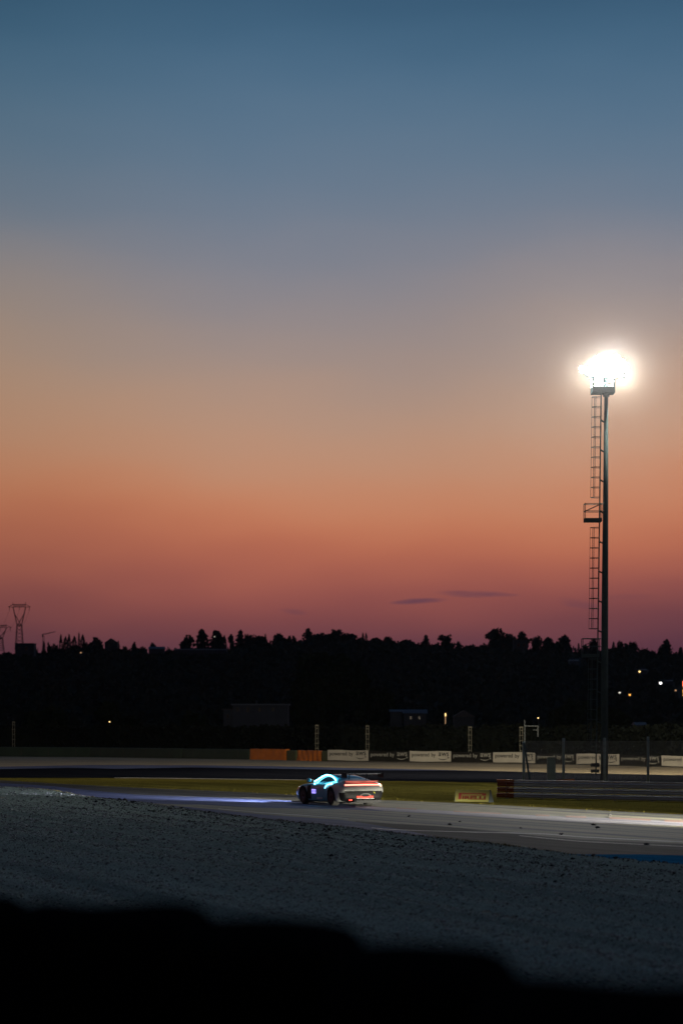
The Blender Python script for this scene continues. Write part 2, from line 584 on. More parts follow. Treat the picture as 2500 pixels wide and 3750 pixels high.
def tline(name, t0, t1, m, z, x0, x1):
    fn = lambda x, t: interp(INF, x) + (interp(EDGE, x) - interp(INF, x)) * t
    return strip(name, lambda x: fn(x, interp(t0, x)), lambda x: fn(x, interp(t1, x)), z, m, x0=x0, x1=x1)


# blue paint: one band crossing the track in front of the car, one along the outer edge
tline('blue_paint_near', [(-700, .4), (0, .42), (300, .40), (500, .46), (740, .29), (1000, .21), (1250, .19), (1420, .25)],
      [(-700, 1.0), (0, 1.0), (300, .95), (500, .98), (740, .66), (1000, .52), (1250, .38), (1420, .34)], M['bluepaint_violet'], 0.014, -700, 1420)
tline('blue_paint_near', [(560, .98), (700, .84), (957, .80), (1250, .74), (1449, .84), (1640, 1.0)], [(560, 1.05), (700, 1.05), (3600, 1.04)], M['bluepaint_violet'], 0.014, 575, 1640)
tline('blue_paint_near', [(2060, 1.0), (2150, .95), (2330, .86), (2500, .81), (2900, .76), (3600, .76)], [(2000, 1.04), (3600, 1.04)], M['bluepaint'], 0.014, 2060, 3600)
tline('sealed_band', [(1000, .97), (1300, .74), (1600, .66), (2000, .66), (2500, .58), (3600, .55)], [(1000, .98), (1250, .76), (1449, .84), (1640, 1.02), (2060, 1.02), (2150, .95), (2330, .86), (2500, .81), (2900, .76), (3600, .76)], M['asphalt_band'], 0.012, 1300, 3600)
tline('sealed_band', [(-700, -.02), (3600, -.02)], [(-700, .4), (0, .40), (500, .44), (740, .27), (1000, .12), (1200, .0)], M['asphalt_band'], 0.012, -700, 1190)
K0 = [(1000, .16), (1400, .23), (1700, .235), (2230, .155), (2500, .145), (3600, .11)]
K1 = [(1000, .165), (1400, .33), (1700, .335), (2230, .265), (2500, .23), (3600, .20)]
tline('kerb_strip', K0, K1, M['kerbpaint'], 0.018, 1300, 3600)
for i, (a, b) in enumerate(((1450, 1530), (1660, 1850), (1960, 2010), (2070, 2160), (2230, 2380), (2430, 2560))):
    tline('kerb_dash', [(x, y - .02) for x, y in K0], [(x, y + .015) for x, y in K0], M['rust'], 0.022, a, b)
tline('edge_line', [(1000, .86), (1400, .90), (2000, .60), (2600, .53), (3600, .50)], [(1000, .872), (1400, .915), (2000, .615), (2600, .542), (3600, .51)], M['whiteline'], 0.022, 1360, 3500)
tline('edge_line', [(1000, .80), (2000, .70), (2600, .62), (3600, .57)], [(1000, .81), (2000, .71), (2600, .628), (3600, .577)], M['whiteline'], 0.022, 1900, 3500)
tline('edge_line', [(300, .62), (760, .78), (1100, .70), (1300, .69)], [(300, .63), (760, .80), (1100, .72), (1300, .70)], M['whiteline'], 0.022, 800, 1290)
# left: verge and a gravel patch coloured paler for the headlights on it
strip('verge_grass', EDGE, lambda x: interp([(-400, 2890), (0, 2905), (120, 2908), (220, 2907), (300, 2918)], x), 0.018, M['grass'], x0=-400, x1=300)
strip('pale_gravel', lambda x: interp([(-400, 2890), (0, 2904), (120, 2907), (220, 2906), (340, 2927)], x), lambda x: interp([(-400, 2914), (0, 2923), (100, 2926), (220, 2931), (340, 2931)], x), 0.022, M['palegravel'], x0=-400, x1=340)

# gravel trap: a raked, uneven bed reaching from the bank to the track edge
NX, NY = 260, 420
dd = np.exp(np.linspace(math.log(11.0), math.log(175.0), NY))
uu = np.linspace(-0.30, 0.24, NX)
gx = dd[:, None] * uu[None, :]
gy = np.repeat(dd[:, None], NX, 1)
ca, sa = math.cos(R(21)), math.sin(R(21))
across_t = gx * ca + gy * sa
along_t = -gx * sa + gy * ca
gz = 0.022 * np.sin(across_t * 4.1 + 0.9 * np.sin(along_t * 0.05) + 1.3 * np.sin(across_t * .63)) + 0.035 * np.sin(across_t * 0.9 + np.sin(along_t * 0.07))
gz += 0.012 * np.sin(across_t * 2.3 + 1.7 + 0.9 * np.sin(along_t * 0.11)) * np.sin(along_t * 0.21 + across_t * .3)
gz += rng.normal(0, 0.006, gz.shape)
# distance to the track edge in depth: the bed ends there
px_col = uu * F_PX + 1250
edge_d = np.array([F_PX * CAM_H / (interp(EDGE, x) - HOR) for x in px_col])
edge_w = edge_d[None, :] + 0.35 * np.sin(px_col * 0.05)[None, :] + 0.25 * np.sin(px_col * 0.17 + 2)[None, :] + rng.normal(0, 0.14, (1, NX))
gy2 = np.minimum(gy, edge_w)
gx2 = gy2 * uu[None, :]
fade = np.clip((edge_w - gy2) / 3.0, 0, 1)
gz = 0.045 + gz * (0.25 + 0.75 * fade)
gv = np.stack([gx2, gy2, gz], -1).reshape(-1, 3)
idx = np.arange(NX * NY).reshape(NY, NX)
quads = np.stack([idx[:-1, :-1], idx[:-1, 1:], idx[1:, 1:], idx[1:, :-1]], -1).reshape(-1, 4)
keep = (gy[:-1, :-1] < edge_w[:, :-1]).ravel()
quads = quads[keep]
gm = np_mesh('gravel_trap', gv, quads, 4)
gm.polygons.foreach_set('use_smooth', [True] * len(gm.polygons))
go = link('gravel_trap', gm, M['gravel'])
go['kind'] = 'structure'


def gravel_z(x, y):
    a = x * ca + y * sa
    b = -x * sa + y * ca
    z = 0.022 * np.sin(a * 4.1 + 0.9 * np.sin(b * 0.05) + 1.3 * np.sin(a * .63)) + 0.035 * np.sin(a * 0.9 + np.sin(b * 0.07))
    z += 0.012 * np.sin(a * 2.3 + 1.7 + 0.9 * np.sin(b * 0.11)) * np.sin(b * 0.21 + a * .3)
    return 0.045 + z


def pebbles(name, x, y, z, size, cols, flat=0.7):
    n = len(x)
    base = np.array([(1, 0, 0), (0, 1, 0), (-1, 0, 0), (0, -1, 0), (0, 0, 1), (0, 0, -.6)], dtype=np.float32)
    tri = np.array([(0, 1, 4), (1, 2, 4), (2, 3, 4), (3, 0, 4), (1, 0, 5), (2, 1, 5), (3, 2, 5), (0, 3, 5)])
    v = base[None] * (1 + rng.uniform(-.35, .35, (n, 6, 3)))
    th = rng.uniform(0, 2 * math.pi, n)
    c, s = np.cos(th)[:, None], np.sin(th)[:, None]
    vx = v[:, :, 0] * c - v[:, :, 1] * s
    vy = v[:, :, 0] * s + v[:, :, 1] * c
    vz = v[:, :, 2] * flat
    tl = rng.normal(0, .35, (n, 1))
    vz = vz + vx * tl
    V = np.stack([vx * size[:, None] + x[:, None], vy * size[:, None] + y[:, None], vz * size[:, None] + z[:, None]], -1).reshape(-1, 3)
    Fc = (tri[None] + (np.arange(n) * 6)[:, None, None]).reshape(-1, 3)
    me = np_mesh(name, V, Fc, 3)
    at_ = me.color_attributes.new('tone', 'FLOAT_COLOR', 'POINT')
    cc = np.ones((n, 6, 4), dtype=np.float32)
    cc[:, :, :3] = cols[:, None, :]
    at_.data.foreach_set('color', cc.ravel())
    return me


def tone_mat(name, rough=0.85, spec=0.3):
    m = bpy.data.materials.new(name)
    m.use_nodes = True
    nt = m.node_tree
    b = nt.nodes['Principled BSDF']
    b.inputs['Roughness'].default_value = rough
    b.inputs['Specular IOR Level'].default_value = spec
    a = nt.nodes.new('ShaderNodeVertexColor')
    a.layer_name = 'tone'
    n = nt.nodes.new('ShaderNodeTexNoise')
    n.inputs['Scale'].default_value = 40
    x = nt.nodes.new('ShaderNodeMix')
    x.data_type = 'RGBA'
    x.blend_type = 'MULTIPLY'
    x.inputs[0].default_value = 0.5
    nt.links.new(a.outputs[0], x.inputs[6])
    nt.links.new(n.outputs['Fac'], x.inputs[7])
    nt.links.new(x.outputs[2], b.inputs['Base Color'])
    return m


M['pebble'] = tone_mat('pebble')
NP = 140000
pd = np.exp(rng.uniform(math.log(24), math.log(120), NP))
pu = rng.uniform(-0.17, 0.17, NP)
pxx = pu * F_PX + 1250
ed = np.interp(pxx, px_col, edge_w[0])
ok = pd < ed - 0.3
pd, pu = pd[ok], pu[ok]
X, Y = pd * pu, pd
size = np.clip(rng.lognormal(math.log(0.015), 0.40, len(X)), 0.007, 0.05) * np.clip(Y / 50, 0.8, 1.7)
g1 = np.clip(rng.lognormal(math.log(0.26), 0.75, len(X)), 0.03, 0.95)
cols = np.stack([g1 * 0.97, g1, g1 * 0.98], -1)
po = link('pebbles', pebbles('pebbles', X, Y, gravel_z(X, Y) + size * .12, size, cols, flat=.5), M['pebble'])
tag(po, 'loose grey and pale pebbles strewn over the gravel trap', 'pebbles', kind='stuff')
# dark crumbs of tyre rubber and clods thrown off the track
ND = 3600
pu = rng.uniform(-0.16, 0.15, ND)
ed = np.interp(pu * F_PX + 1250, px_col, edge_w[0])
back = rng.exponential(7.0, ND)
pd = ed - back - rng.uniform(-0.2, 0.5, ND)
ok = (pd > 26)
pd, pu = pd[ok], pu[ok]
X, Y = pd * pu, pd
size = np.clip(rng.lognormal(math.log(0.029), 0.5, len(X)), 0.012, 0.12) * np.clip(Y / 80, .45, 1.2)
g1 = rng.uniform(0.008, 0.03, len(X))
cols = np.stack([g1, g1, g1 * .9], -1)
do = link('rubber_crumbs', pebbles('rubber_crumbs', X, Y, gravel_z(X, Y) + size * .2, size, cols, flat=0.45), M['pebble'])
tag(do, 'black crumbs of tyre rubber scattered along the gravel edge', 'rubber crumbs', kind='stuff')

# lumps of rubber on the track itself, one by one
for i, (px, py, s, lab) in enumerate([
        (1646, 3020, .075, 'black rubber lump near the middle of the track, beside a pale one'),
        (1496, 2989, .06, 'black rubber lump on the track right behind the racing car'),
        (1682, 3009, .05, 'flat black rubber scrap on the track below the yellow board'),
        (2170, 3021, .08, 'flat black rubber scrap on the bright track, upper of a pair'),
        (2184, 3031, .075, 'black rubber lump on the bright track, lower of a pair'),
        (2229, 2986, .07, 'thin black rubber scrap on track close under the guardrail grass'),
        (2053, 3055, .07, 'small black rubber lump on the blue grey part of the track'),
        (2365, 3092, .075, 'black rubber scrap on the dark track near the right edge'),
        (1905, 3032, .05, 'tiny black rubber crumb on track below the orange rail end')]):
    p = gnd(px, py, 0.03)
    x = np.array([0, .07, -.06, .03]) * s / .06 * .5
    y = np.array([0, .03, .05, -.05]) * s / .06 * .5
    me = pebbles('rubber_lump', x, y, np.full(4, s * .3), np.array([s, s * .7, s * .6, s * .6]), np.full((4, 3), .012), .7)
    tag(link('rubber_lump', me, M['pebble'], loc=(p.x, p.y, 0.016)), lab, 'rubber lump', 'rubber lumps on the track')


# blades of grass on the infield and on the ragged edge of the track
def blades(name, X, Y, h, z0, m):
    n = len(X)
    th = rng.uniform(0, math.pi, n)
    w = h * rng.uniform(.10, .22, n)
    lx, ly = rng.normal(0, .35, n) * h, rng.normal(0, .35, n) * h
    v0 = np.stack([X - np.cos(th) * w, Y - np.sin(th) * w, np.full(n, z0)], -1)
    v1 = np.stack([X + np.cos(th) * w, Y + np.sin(th) * w, np.full(n, z0)], -1)
    v2 = np.stack([X + lx, Y + ly, z0 + h], -1)
    V = np.stack([v0, v1, v2], 1).reshape(-1, 3)
    return link(name, np_mesh(name, V, np.arange(3 * n).reshape(n, 3), 3), m)


n = 15000
bx = rng.uniform(-100, 2600, n)
inf_y = np.interp(bx, [p[0] for p in INF], [p[1] for p in INF])
ftr_y = np.interp(bx, [p[0] for p in FTRK], [p[1] for p in FTRK])
t = rng.beta(1.2, 1.0, n)
by = ftr_y + 2 + (inf_y - ftr_y) * t
bd = F_PX * CAM_H / (by - HOR)
o = blades('grass_tufts', (bx - 1250) * bd / F_PX, bd, rng.uniform(.02, .055, n) * (1 + 1.0 * (rng.random(n) > .97)), 0.0, M['blade'])
tag(o, 'dry yellow green grass blades on the infield', 'grass', kind='stuff')
n = 5000
bx = rng.uniform(0, 2500, n)
ey = np.interp(bx, [p[0] for p in EDGE], [p[1] for p in EDGE])
bd = F_PX * CAM_H / (ey - HOR) - np.abs(rng.normal(0, .5, n)) + .1
o = blades('weed_tufts', (bx - 1250) / F_PX * bd, bd, rng.uniform(.03, .10, n) * (rng.random(n) > .25 + .5 * (bx > 1900)), 0.01, M['blade'])
tag(o, 'thin dark weeds along the edge between gravel and track', 'weeds', kind='stuff')

# the bank the photographer stands on
bank = MB().add([(-9, -6, 1.75), (9, -6, 1.75), (9, 8.2, 1.75), (-9, 8.2, 1.75), (9, 10.6, 0.0), (-9, 10.6, 0.0), (9, 10.6, -.3), (-9, 10.6, -.3)],
                [(0, 1, 2, 3), (3, 2, 4, 5), (5, 4, 6, 7)]).build('bank', M['field'], fix=False)
bank['kind'] = 'structure'

# ------------------------------------------------------------------ hill with its wood
RIDGE = [(-900, 2400), (0, 2398), (160, 2392), (300, 2372), (450, 2378), (620, 2388), (800, 2378), (950, 2362), (1100, 2347), (1250, 2338), (1400, 2350), (1560, 2364), (1700, 2374), (1800, 2366), (1920, 2372), (2050, 2392), (2150, 2392), (2250, 2376), (2350, 2384), (2420, 2398), (2500, 2398), (3400, 2410)]
RD = 1200.0


def ridge_z(X):
    return CAM_H + (HOR - 12 - interp(RIDGE, X / RD * F_PX + 1250)) * RD / F_PX


def hill_z(X, Yd):
    t = (Yd - 520) / (RD - 520)
    if t <= 0:
        return -0.5
    zr = ridge_z(X * RD / max(Yd, 1) if Yd < RD else X)
    if t >= 1:
        return zr - (Yd - RD) * 0.03
    return zr * (t ** 1.15) - 0.5 * (1 - t)


hv, hf = [], []
hx = np.linspace(-420, 420, 85)
hy = np.linspace(500, 1500, 34)
for yv in hy:
    for xv in hx:
        hv.append((xv, yv, hill_z(xv, yv) + random.uniform(-.4, .4)))
for j in range(len(hy) - 1):
    for i in range(len(hx) - 1):
        a = j * len(hx) + i
        hf.append((a, a + 1, a + 1 + len(hx), a + len(hx)))
h = MB().add(hv, hf).build('hill', M['hill'], smooth=True, fix=False)
h['kind'] = 'structure'


def clump_cloud(n, fn, leaf, squash=1.0):
    """n leaf clumps (bent quads) at points given by fn(u) -> (x, y, z)"""
    P = np.array([fn() for _ in range(n)])
    return clump_quads(P, leaf, squash)


def clump_quads(P, leaf, squash=1.0):
    n = len(P)
    nrm = rng.normal(0, 1, (n, 3))
    nrm /= np.linalg.norm(nrm, axis=1)[:, None]
    a = np.cross(nrm, rng.normal(0, 1, (n, 3)))
    a /= np.linalg.norm(a, axis=1)[:, None]
    b = np.cross(nrm, a)
    s = (leaf * rng.uniform(.55, 1.35, n))[:, None] if np.isscalar(leaf) else (leaf * rng.uniform(.6, 1.3, n))[:, None]
    b = b * squash
    k = nrm * s * 0.35
    V = np.stack([P - a * s - b * s * .4, P + a * s * .2 - b * s + k, P + a * s + b * s * .3, P - a * s * .3 + b * s + k], 1).reshape(-1, 3)
    return V, np.arange(4 * n).reshape(n, 4)


def crown_points(kind, n, w, h):
    """points through the crown's volume, unit tree of half-width w and height h"""
    pts = []
    if kind == 'cypress':
        for _ in range(n):
            t = random.random() ** 0.8
            r = w * (math.sin(math.pi * min(1, (t * .86 + .14))) ** 0.7) * (0.55 + .45 * random.random())
            a = random.uniform(0, 2 * math.pi)
            pts.append((r * math.cos(a), r * math.sin(a), h * (.04 + .96 * t)))
    elif kind == 'pointed':
        for _ in range(n):
            t = random.random()
            tier = .78 + .22 * math.cos(t * 34)
            r = w * (1 - t) ** .55 * tier * random.uniform(.25, 1.05)
            a = random.uniform(0, 2 * math.pi)
            pts.append((r * math.cos(a), r * math.sin(a), h * (.12 + .88 * t)))
    else:
        k = {'round': 9, 'airy': 8, 'umbrella': 9, 'bush': 7}[kind]
        lob = []
        for _ in range(k):
            a = random.uniform(0, 2 * math.pi)
            rr = w * random.uniform(.1, .66)
            if kind == 'umbrella':
                zc = h * random.uniform(.72, .88)
                rad = (w * random.uniform(.34, .5), h * .13)
            elif kind == 'bush':
                zc = h * random.uniform(.3, .62)
                rad = (w * random.uniform(.3, .5), h * random.uniform(.22, .36))
            elif kind == 'airy':
                zc = h * random.uniform(.38, .85)
                rad = (w * random.uniform(.22, .36), h * random.uniform(.10, .17))
            else:
                zc = h * random.uniform(.35, .80)
                rad = (w * random.uniform(.32, .5), h * random.uniform(.15, .24))
            lob.append((rr * math.cos(a), rr * math.sin(a), zc, *rad))
        for _ in range(n):
            x, y, z, r, rz = random.choice(lob)
            v = Vector((random.gauss(0, 1), random.gauss(0, 1), random.gauss(0, 1))).normalized() * random.uniform(.45, 1.06)
            pts.append((x + v.x * r, y + v.y * r, max(.05 * h, z + v.z * rz)))
    return np.array(pts)


def tree_meshes(kind, w, h, n, leaf):
    P = crown_points(kind, n, w, h)
    V, Fq = clump_quads(P, leaf)
    crown = np_mesh('crown', V, Fq, 4)
    mb = MB()
    tr = max(.12, h * .022)
    top = h * {'cypress': .5, 'pointed': .8, 'round': .55, 'airy': .7, 'umbrella': .78, 'bush': .4}[kind]
    mb.path([(0, 0, -1.0), (tr * .4, 0, top * .4), (-tr * .3, tr * .2, top)], [tr * 1.3, tr, tr * .45], n=7)
    if kind in ('round', 'airy', 'umbrella', 'bush'):
        for i in range(6):
            a = i * 1.05 + random.random()
            z0 = top * random.uniform(.45, .9)
            mb.path([(0, 0, z0), (w * .3 * math.cos(a), w * .3 * math.sin(a), z0 + h * .10), (w * .62 * math.cos(a), w * .62 * math.sin(a), z0 + h * .2)], [tr * .55, tr * .35, tr * .12], n=5)
    trunk = mb.mesh('trunk', smooth=True)
    return crown, trunk


TEMPL = {}
for kind in ('cypress', 'pointed', 'round', 'airy', 'umbrella', 'bush'):
    TEMPL[kind] = []
    for v in range(3):
        # unit tree: half-width 1, height 2; scaled for each place
        nn = {'cypress': 420, 'pointed': 420, 'round': 620, 'airy': 460, 'umbrella': 600, 'bush': 420}[kind]
        c, t_ = tree_meshes(kind, 1.0, 2.0, nn, {'cypress': .13, 'airy': .12}.get(kind, .13))
        c.materials.append(M['leaf_far'])
        t_.materials.append(M['bark'])
        TEMPL[kind].append((c, t_))

# kind, column, top, half-width, where it stands
TREES = [
    ('cypress', 162, 2350, 6, 'slim cypress directly under the crane mast'),
    ('bush', 186, 2346, 11, 'bushy tree at the left end of the cypress row'),
    ('bush', 206, 2344, 11, 'bushy tree just left of the tall cypresses'),
    ('cypress', 224, 2325, 6, 'tall slim cypress, first of the row right of the crane'),
    ('cypress', 241, 2333, 9, 'broad cypress, second of the row right of the crane'),
    ('cypress', 254, 2325, 7, 'tall cypress, third of the row right of the crane'),
    ('cypress', 273, 2332, 9, 'broad cypress, fourth of the row right of the crane'),
    ('cypress', 290, 2317, 4, 'thinnest and tallest cypress of the row by the crane'),
    ('cypress', 304, 2326, 9, 'broad cypress at the right end of the row by the crane'),
    ('bush', 325, 2340, 13, 'low tree between the cypress row and the rounded grove'),
    ('round', 356, 2331, 24, 'wide rounded tree left of the gabled house on the ridge'),
    ('pointed', 434, 2348, 5, 'tiny pointed tree right of the gabled ridge house'),
    ('bush', 458, 2356, 9, 'small low bush on the bare stretch of the left ridge'),
    ('round', 492, 2348, 9, 'small round tree in the gap of the left ridge'),
    ('bush', 522, 2354, 10, 'low bush left of the small gabled shed'),
    ('round', 555, 2353, 12, 'round tree directly over the small gabled shed'),
    ('bush', 622, 2365, 12, 'low bush at the left foot of the airy pines'),
    ('bush', 645, 2362, 12, 'bush touching the left trunks of the airy pines'),
    ('airy', 674, 2316, 22, 'airy pine with bare trunks showing, leftmost of the tall grove'),
    ('airy', 697, 2319, 17, 'airy pine with sky between its trunks, second of the grove'),
    ('pointed', 739, 2307, 24, 'tall spiky conifer above the long ridge roof'),
    ('pointed', 788, 2312, 20, 'broad conifer with a sky hole near its top'),
    ('pointed', 799, 2316, 22, 'dense conifer closing the right side of the tall grove'),
    ('cypress', 822, 2328, 8, 'separate slim tree right of the tall grove'),
    ('round', 850, 2321, 11, 'small conifer before the group with the leaning top'),
    ('pointed', 880, 2311, 15, 'conifer with a leaning top left of the flat grove'),
    ('round', 905, 2321, 10, 'small pointed conifer beside the flat topped grove'),
    ('round', 938, 2326, 32, 'flat topped wide tree on the left centre ridge'),
    ('cypress', 972, 2322, 5, 'lone narrow cypress between two rounded trees'),
    ('round', 1019, 2319, 30, 'big rounded tree right of the lone narrow cypress'),
    ('round', 1062, 2327, 7, 'small pointed tree left of the ridge summit'),
    ('round', 1077, 2326, 11, 'small bushy conifer left of the ridge summit'),
    ('pointed', 1128, 2303, 17, 'sharp conifer standing out left of the summit crown'),
    ('round', 1165, 2318, 30, 'wide low tree between sharp conifer and summit crown'),
    ('round', 1205, 2318, 26, 'dense rounded tree just left of the summit crown'),
    ('round', 1236, 2304, 20, 'round crown forming the highest summit of the ridge'),
    ('round', 1274, 2319, 28, 'rounded tree on the shoulder right of the summit'),
    ('bush', 1306, 2330, 18, 'low tree stepping down right of the summit'),
    ('cypress', 1328, 2318, 5, 'left one of two thin cypresses right of summit'),
    ('cypress', 1340, 2319, 5, 'right one of two thin cypresses right of summit'),
    ('round', 1382, 2333, 22, 'rounded tree right of the two thin cypresses'),
    ('round', 1421, 2331, 19, 'round tree with a smooth top above the right centre'),
    ('bush', 1460, 2344, 20, 'low bush in the dip of the right centre ridge'),
    ('round', 1500, 2340, 26, 'wide low tree before the pointed tree at right centre'),
    ('bush', 1532, 2343, 18, 'low tree touching the pointed tree at right centre'),
    ('pointed', 1558, 2328, 13, 'pointed round tree beneath the longer cloud'),
    ('bush', 1590, 2348, 18, 'low bush left of the tree with a small top knot'),
    ('round', 1624, 2323, 24, 'tree with a small knot on top under the clouds'),
    ('bush', 1656, 2342, 16, 'bush on the slope right of the knotted tree'),
    ('round', 1676, 2346, 10, 'small pointed tree on the descending slope'),
    ('bush', 1702, 2356, 16, 'low bush at the lowest dip of the ridge'),
    ('round', 1733, 2358, 9, 'small pointed bush right of the ridge dip'),
    ('bush', 1766, 2350, 18, 'bush leading up to the great umbrella pine'),
    ('round', 1797, 2316, 26, 'left part pine of the great umbrella pine pair'),
    ('round', 1824, 2300, 30, 'great umbrella pine, tallest crown right of the clouds'),
    ('round', 1866, 2318, 30, 'dense tree filling between umbrella pine and flat pine'),
    ('round', 1910, 2312, 22, 'flat topped pine over the teal house'),
    ('round', 1962, 2329, 19, 'left one of two round trees near the floodlight ladder'),
    ('round', 1999, 2331, 22, 'right one of two round trees near the floodlight ladder'),
    ('round', 2066, 2326, 36, 'large solitary round tree left of the floodlight mast'),
    ('cypress', 2106, 2372, 5, 'short thin cypress beside the solitary round tree'),
    ('cypress', 2117, 2356, 5, 'taller thin cypress left of the lowest ladder platform'),
    ('cypress', 2125, 2374, 5, 'short thin cypress touching the lowest ladder platform'),
    ('airy', 2146, 2346, 14, 'loose tree seen through the lowest ladder platform'),
    ('round', 2174, 2335, 17, 'dense tree between ladder platform and mast'),
    ('cypress', 2245, 2351, 6, 'small knob shaped tree just right of the mast'),
    ('round', 2268, 2347, 11, 'round tree second to the right of the mast'),
    ('round', 2296, 2354, 18, 'low rounded tree right of the mast'),
    ('round', 2317, 2350, 17, 'flat rounded tree over the yellow hillside lamp'),
    ('bush', 2350, 2366, 13, 'small round bush right of the flat rounded tree'),
    ('bush', 2372, 2369, 9, 'small round bush, left of the last ridge gap'),
    ('bush', 2390, 2371, 10, 'small round bush at the edge of the last ridge gap'),
    ('round', 2420, 2365, 13, 'low tree at the left foot of the big right conifer'),
    ('pointed', 2438, 2345, 19, 'big spiky conifer near the right picture edge'),
    ('bush', 2468, 2377, 9, 'low bush right of the big right conifer'),
    ('pointed', 2490, 2371, 10, 'small pointed tree at the right picture edge'),
    ('bush', 30, 2385, 18, 'low bush under the left pylon pair'),
    ('bush', 130, 2352, 9, 'thin bush between the pylon and the crane'),
]
for i, (kind, px, top, hw, lab) in enumerate(TREES):
    d = RD + random.uniform(-12, 12)
    X = (px - 1250) * d / F_PX
    zb = hill_z(X, d) - 1.5
    zt = CAM_H + (HOR - top) * d / F_PX
    hgt = max(3.0, zt - zb)
    w = hw * d / F_PX
    root = thing('ridge_tree', (X, d, zb), 'dark ' + lab, 'tree', 'trees along the ridge', rz=random.uniform(0, 6.28))
    c, t_ = TEMPL[kind][i % 3]
    for nm, me in (('crown', c), ('trunk', t_)):
        o = link(nm, me, parent=root)
        q_ = {'pointed': 1.95, 'airy': 1.5, 'umbrella': 1.25, 'cypress': 1.25}.get(kind, 1.35)
        o.scale = (w * q_, w * q_, hgt / 2.0)

# the wood that covers the slope reads as one mass; it leaves open what stands in clearings
CLEAR = [(2330, 2350, 2448, 2472), (2404, 2430, 2490, 2512), (2258, 2276, 2526, 2546), (2292, 2318, 2532, 2554), (2464, 2480, 2518, 2536),
         (2484, 2515, 2485, 2556), (780, 792, 2322, 2342), (290, 304, 2382, 2398), (2080, 2124, 2408, 2434), (2340, 2370, 2446, 2470), (2436, 2466, 2486, 2504),
         (1876, 1936, 2338, 2378), (640, 834, 2368, 2392), (540, 604, 2362, 2390), (380, 434, 2330, 2376), (52, 130, 2350, 2392)]


def clear(x, y, z):
    px, py = 1250 + x / y * F_PX, HOR - (z - CAM_H) / y * F_PX
    return any(a - 4 < px < b + 4 and c - 4 < py < e + 6 for a, b, c, e in CLEAR)


P = []
for _ in range(30000):
    Yd = random.uniform(540, 1225)
    u = random.uniform(-.165, .165)
    X = u * Yd
    hh = random.uniform(0, 1)
    P.append((X, Yd, hill_z(X, Yd) + 0.3 + 3.2 * hh * (0.55 + .45 * math.sin(X * .21 + 2 * math.sin(Yd * .05)) * math.sin(Yd * .13))))
P = [p for p in P if not clear(*p)]
V, Fq = clump_quads(np.array(P), 1.25)
o = link('hillside_wood', np_mesh('hillside_wood', V, Fq, 4), M['leaf_far'])
tag(o, 'dark wood and scrub covering the whole slope below the ridge', 'wood', kind='stuff')
P = []
for _ in range(9000):
    X = random.uniform(-205, 205)
    Yd = RD + random.uniform(-14, 10)
    P.append((X, Yd, ridge_z(X) + random.uniform(-2.6, 0.9) + 0.7 * math.sin(X * .37) * math.sin(X * .11)))
P = [p for p in P if not clear(*p)]
V, Fq = clump_quads(np.array(P), .75)
o = link('ridge_scrub', np_mesh('ridge_scrub', V, Fq, 4), M['leaf_far'])
tag(o, 'low dark scrub filling the skyline between the ridge trees', 'scrub', kind='stuff')


def big_tree(px, top, base_z, hw, d, kind, lab, n, leaf):
    X = (px - 1250) * d / F_PX
    zt = CAM_H + (HOR - top) * d / F_PX
    root = thing('broadleaf_tree', (X, d, base_z), lab, 'tree', 'trees on the flat below the hill')
    c, t_ = tree_meshes(kind, hw * d / F_PX, zt - base_z, n, leaf)
    link('crown', c, M['leaf_mid'], root)
    link('trunk', t_, M['bark'], root)


for a in [(1250, 2375, 0, 150, 470, 'round', 'huge dark dome shaped tree in the middle below the ridge summit', 5200, .55),
          (1120, 2470, 0, 75, 450, 'round', 'dark round tree at the left foot of the huge dome tree', 2200, .5),
          (1370, 2480, 0, 75, 455, 'round', 'dark round tree at the right foot of the huge dome tree', 2200, .5),
          (2080, 2560, 0, 90, 390, 'round', 'dim olive tree behind the floodlight ladder, below the slope', 2400, .42),
          (2250, 2580, 0, 80, 380, 'round', 'dim olive tree right behind the floodlight mast', 2200, .42),
          (430, 2570, 0, 90, 430, 'round', 'black round tree low down left of the grey house', 2200, .45),
          (180, 2585, 0, 90, 430, 'round', 'black round tree low down at the far left', 2200, .45),
          (700, 2590, 0, 70, 425, 'bush', 'black bushy tree touching the left wall of the grey house', 1600, .42)]:
    big_tree(*a)

